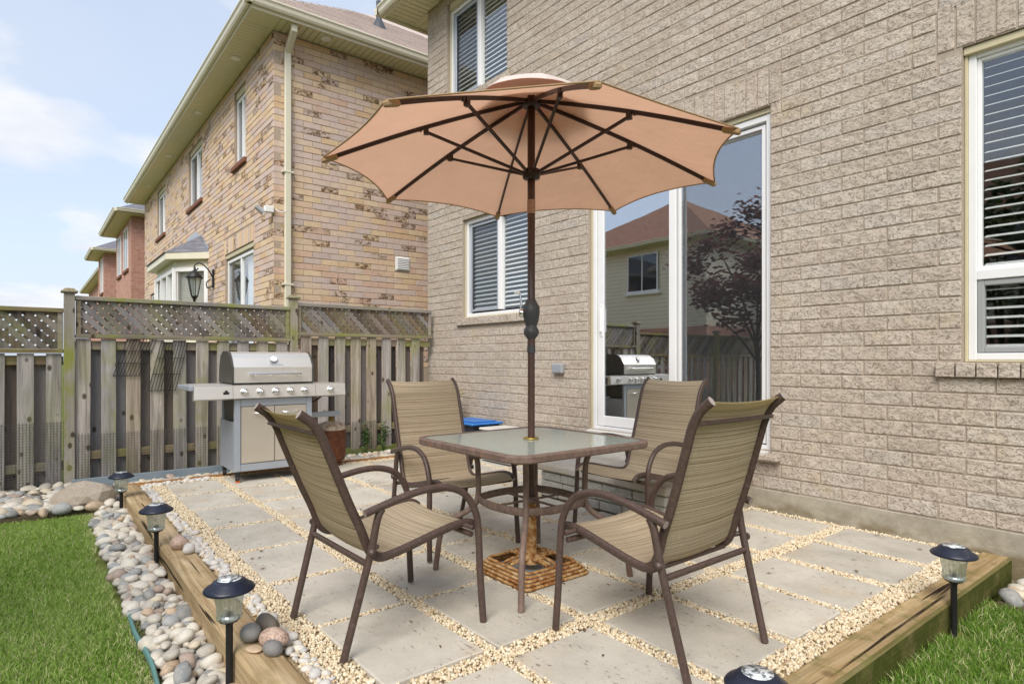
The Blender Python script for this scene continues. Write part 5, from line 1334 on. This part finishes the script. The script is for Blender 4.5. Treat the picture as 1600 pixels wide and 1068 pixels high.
def panelmesh(mb, k, r0, rimf, zoff, nS=10, nT=12, thick=.0022, scal=.045):
    k2 = (k+1) % 8; rows = []
    for i in range(nT+1):
        row = []
        for j in range(nS+1):
            s_ = j/nS; tm = rimf*(1-scal*4*s_*(1-s_)); t = r0+(tm-r0)*i/nT
            p = ribp(k, t).lerp(ribp(k2, t), s_); p.z += zoff+.010*math.sin(2.2*math.pi*t)*s_*(1-s_)*4*.6; row.append(p)
        rows.append(row)
    for li, lift in enumerate((0, thick)):
        vs = [p+Vector((0, 0, lift)) for row in rows for p in row]; m = nS+1
        mb.add(vs, [(i*m+j, i*m+j+1, (i+1)*m+j+1, (i+1)*m+j) for i in range(nT) for j in range(nS)], True, mi=li)
    return [p+Vector((0, 0, thick/2)) for p in rows[-1]]
hem = MB()
for k in range(8):
    mb = MB(); edge = panelmesh(mb, k, .10, 1.0, .014); mb.build('canopy_panel', ['canopy_cloth', 'canopy_top_cloth'], um)
    hem.tube(edge, .0042, n=6)
hem.build('hem', 'tip_tan', um)
mb = MB()
for k in range(8):
    k2 = (k+1) % 8; N_ = 8; rows = []
    for i in range(7):
        t = i/6; row = []
        for j in range(N_+1):
            s_ = j/N_; rr = .02+.32*t*(1-.06*4*s_*(1-s_)); d = (dirs[k].lerp(dirs[k2], s_)); row.append(C0+d*rr+Vector((0, 0, 2.618-.105*t**3.2+.022*4*s_*(1-s_)*t*t)))
        rows.append(row)
    vs = [p for r_ in rows for p in r_]; m = N_+1
    for li in (0, 1): mb.add([p+Vector((0, 0, .002*li)) for p in vs], [(i*m+j, i*m+j+1, (i+1)*m+j+1, (i+1)*m+j) for i in range(6) for j in range(N_)], True, mi=li)
mb.build('vent', ['vent_cloth', 'vent_top_cloth'], um)
MB().lathe([(.03, 2.62), (.036, 2.635), (.028, 2.655), (.012, 2.675), (.0, 2.69)], (UX, UY, 0), 16).build('finial', 'pale_lid', um)

# ================================================================ CHAIRS
def make_chair(lean=0., back=0.):
    t = empty('sling_chair', (0, 0, 0)); mt = 'bronze_tube'
    prof = [(-.400, 1.003), (-.354, .963), (-.323, .908), (-.298, .825), (-.266, .715), (-.233, .605), (-.197, .50), (-.178, .43), (-.158, .385), (-.125, .362), (-.085, .36), (0, .375), (.13, .405), (.22, .425), (.285, .432), (.325, .424), (.348, .405)]
    prof = [(y-back-lean*max(0, z-.40), z-lean*1.25*max(0, z-.40)) for y, z in prof]
    bk = lambda y, z: (y-back-lean*max(0, z-.40), z-lean*1.25*max(0, z-.40))
    P = spline([(0, y, z) for y, z in prof], 4)
    for sx in (-1, 1):
        MB().tube([(sx*.247, p.y, p.z) for p in P], .013, .0185, side=(1, 0, 0), n=12, cap_mi=1).build('sling_rail', ['bronze_tube', 'tube_cap'], t, True)
        fl = [(.312, .31, 0), (.307, .297, .20), (.302, .29, .40), (.300, .275, .485), (.297, .225, .563), (.294, .15, .602), (.292, .05, .612), (.29, -.08, .594), (.288, -.24, .553)]
        MB().tube(spline([(sx*a, b, c) for a, b, c in fl], 5), .0155, n=12, cap_mi=1).build('front_leg_and_arm', ['bronze_tube', 'tube_cap'], t, True)
        MB().tube(spline([(sx*.287, -.165, .562), (sx*.284, -.185, .52), (sx*.279, -.215, .38), (sx*.262, -.315, 0)], 5), .0150, n=12).build('rear_leg', mt, t, True)
        MB().tube([(sx*.247, .245, .424), (sx*.303, .262, .415)], .010, n=8).build('bracket', mt, t, True)
        MB().tube([(sx*.25, -.17, .405), (sx*.285, -.20, .415)], .011, n=8).build('bracket', mt, t, True)
        MB().lathe([(.016, -.008), (.016, .008), (0, .012)], (sx*.296, -.212, .40), 10, M=Matrix.Rotation(sx*R(90), 4, 'Y')).build('bolt', mt, t, True)
    MB().tube([(-.278, -.222, .352), (.278, -.222, .352)], .0125, n=10).build('rear_crossbar', mt, t, True)
    MB().tube([(-.288, .262, .385), (.288, .262, .385)], .0125, n=10).build('front_crossbar', mt, t, True)
    MB().tube([(-.246, *bk(-.352, .92)), (.246, *bk(-.352, .92))], .0085, n=10).build('top_crossbar', mt, t, True)
    MB().tube([(-.246, -.14, .352), (.246, -.14, .352)], .0095, n=10).build('seat_crossbar', mt, t, True)
    ps = [p for p in P if not (p.z > prof[0][1]-.006)]; L = [0]
    for a, b in zip(ps, ps[1:]): L.append(L[-1]+(b-a).length)
    mb = MB(); m = 9
    for lift in (0, 1):
        vs, uv = [], []
        for i, p in enumerate(ps):
            tg = ps[min(i+1, len(ps)-1)]-ps[max(i-1, 0)]; tg.normalize(); nr_ = Vector((0, -tg.z, tg.y)); nr_ = -nr_
            if nr_.z < 0 and p.y > -.1: nr_ = -nr_
            for j in range(m):
                s_ = j/(m-1); sag = .014*4*s_*(1-s_)
                q = Vector(((s_-.5)*.476, p.y, p.z))+Vector((0, tg.z, -tg.y))*(sag-.004+lift*-.0022); vs.append(q); uv.append((s_*.5+.01, L[i]+.01))
        mb.add(vs, [(i*m+j, i*m+j+1, (i+1)*m+j+1, (i+1)*m+j) for i in range(len(ps)-1) for j in range(m-1)], True, uv)
    mb.build('sling', 'sling', t, True)
    return t
ch = make_chair(.075, .035)
spots = [((-2.485, 1.245), 1.2, 'brown sling chair in front of the table with its back to the lawn'), ((-1.622, 2.075), 90.8, 'brown sling chair with its back to the dark grass and right timber'),
         ((-3.31, 2.11), -92.5, 'brown sling chair behind the table with its back to the grill'), ((-2.705, 3.235), 180, 'brown sling chair with its back to the sliding door')]
for i, ((x, y), a, lb) in enumerate(spots):
    if i == 1: proto = make_chair(0.)
    o = ch if i == 0 else proto if i == 1 else copy_tree(proto)
    o.location = (x, y, .004); o.rotation_euler = (0, 0, R(a)); tag(o, lb, 'chair', 'sling chairs around the patio table')

# ================================================================ TREES (mirrored in the panes)
def tree(name, label, x, y, h, rad, m, n_, trunk_h):
    t = empty(name, (x, y, -.2), label, 'tree'); mb = MB(); ends = []
    mb.tube(spline([(x, y, -.3), (x+.03, y, trunk_h*.5), (x-.02, y+.03, trunk_h)], 4), .055, n=8)
    for k in range(9):
        a = k*2.4; z0 = trunk_h*(.6+.05*k); e = Vector((x+rad*.7*math.cos(a), y+rad*.7*math.sin(a), z0+(h-trunk_h)*(.35+.06*k))); ends.append(e)
        mb.tube(spline([(x, y, z0), ((x+e.x)/2, (y+e.y)/2, (z0+e.z)/2+.12), e], 3), [.026]*3+[.018]*3+[.01], n=6)
    mb.build('trunk', 'bark', t); mb = MB()
    for e in ends:
        for q in range(3):
            c = e+Vector((random.gauss(0, rad*.3), random.gauss(0, rad*.3), random.gauss(0, rad*.25))); leaves(mb, c, (rad*.16, rad*.16, rad*.10), n_//27, .13, .05, .5)
    mb.build('crown', m, t)
tree('maple_tree', 'small dark red maple tree mirrored in the door panes', -6.95, -2.95, 4.1, 1.3, 'leaf_red', 5200, 1.7)
tree('garden_tree', 'slim green tree mirrored in the tall right window', -2.6, -2.3, 4.1, .8, 'leaf_green', 2600, 1.0)
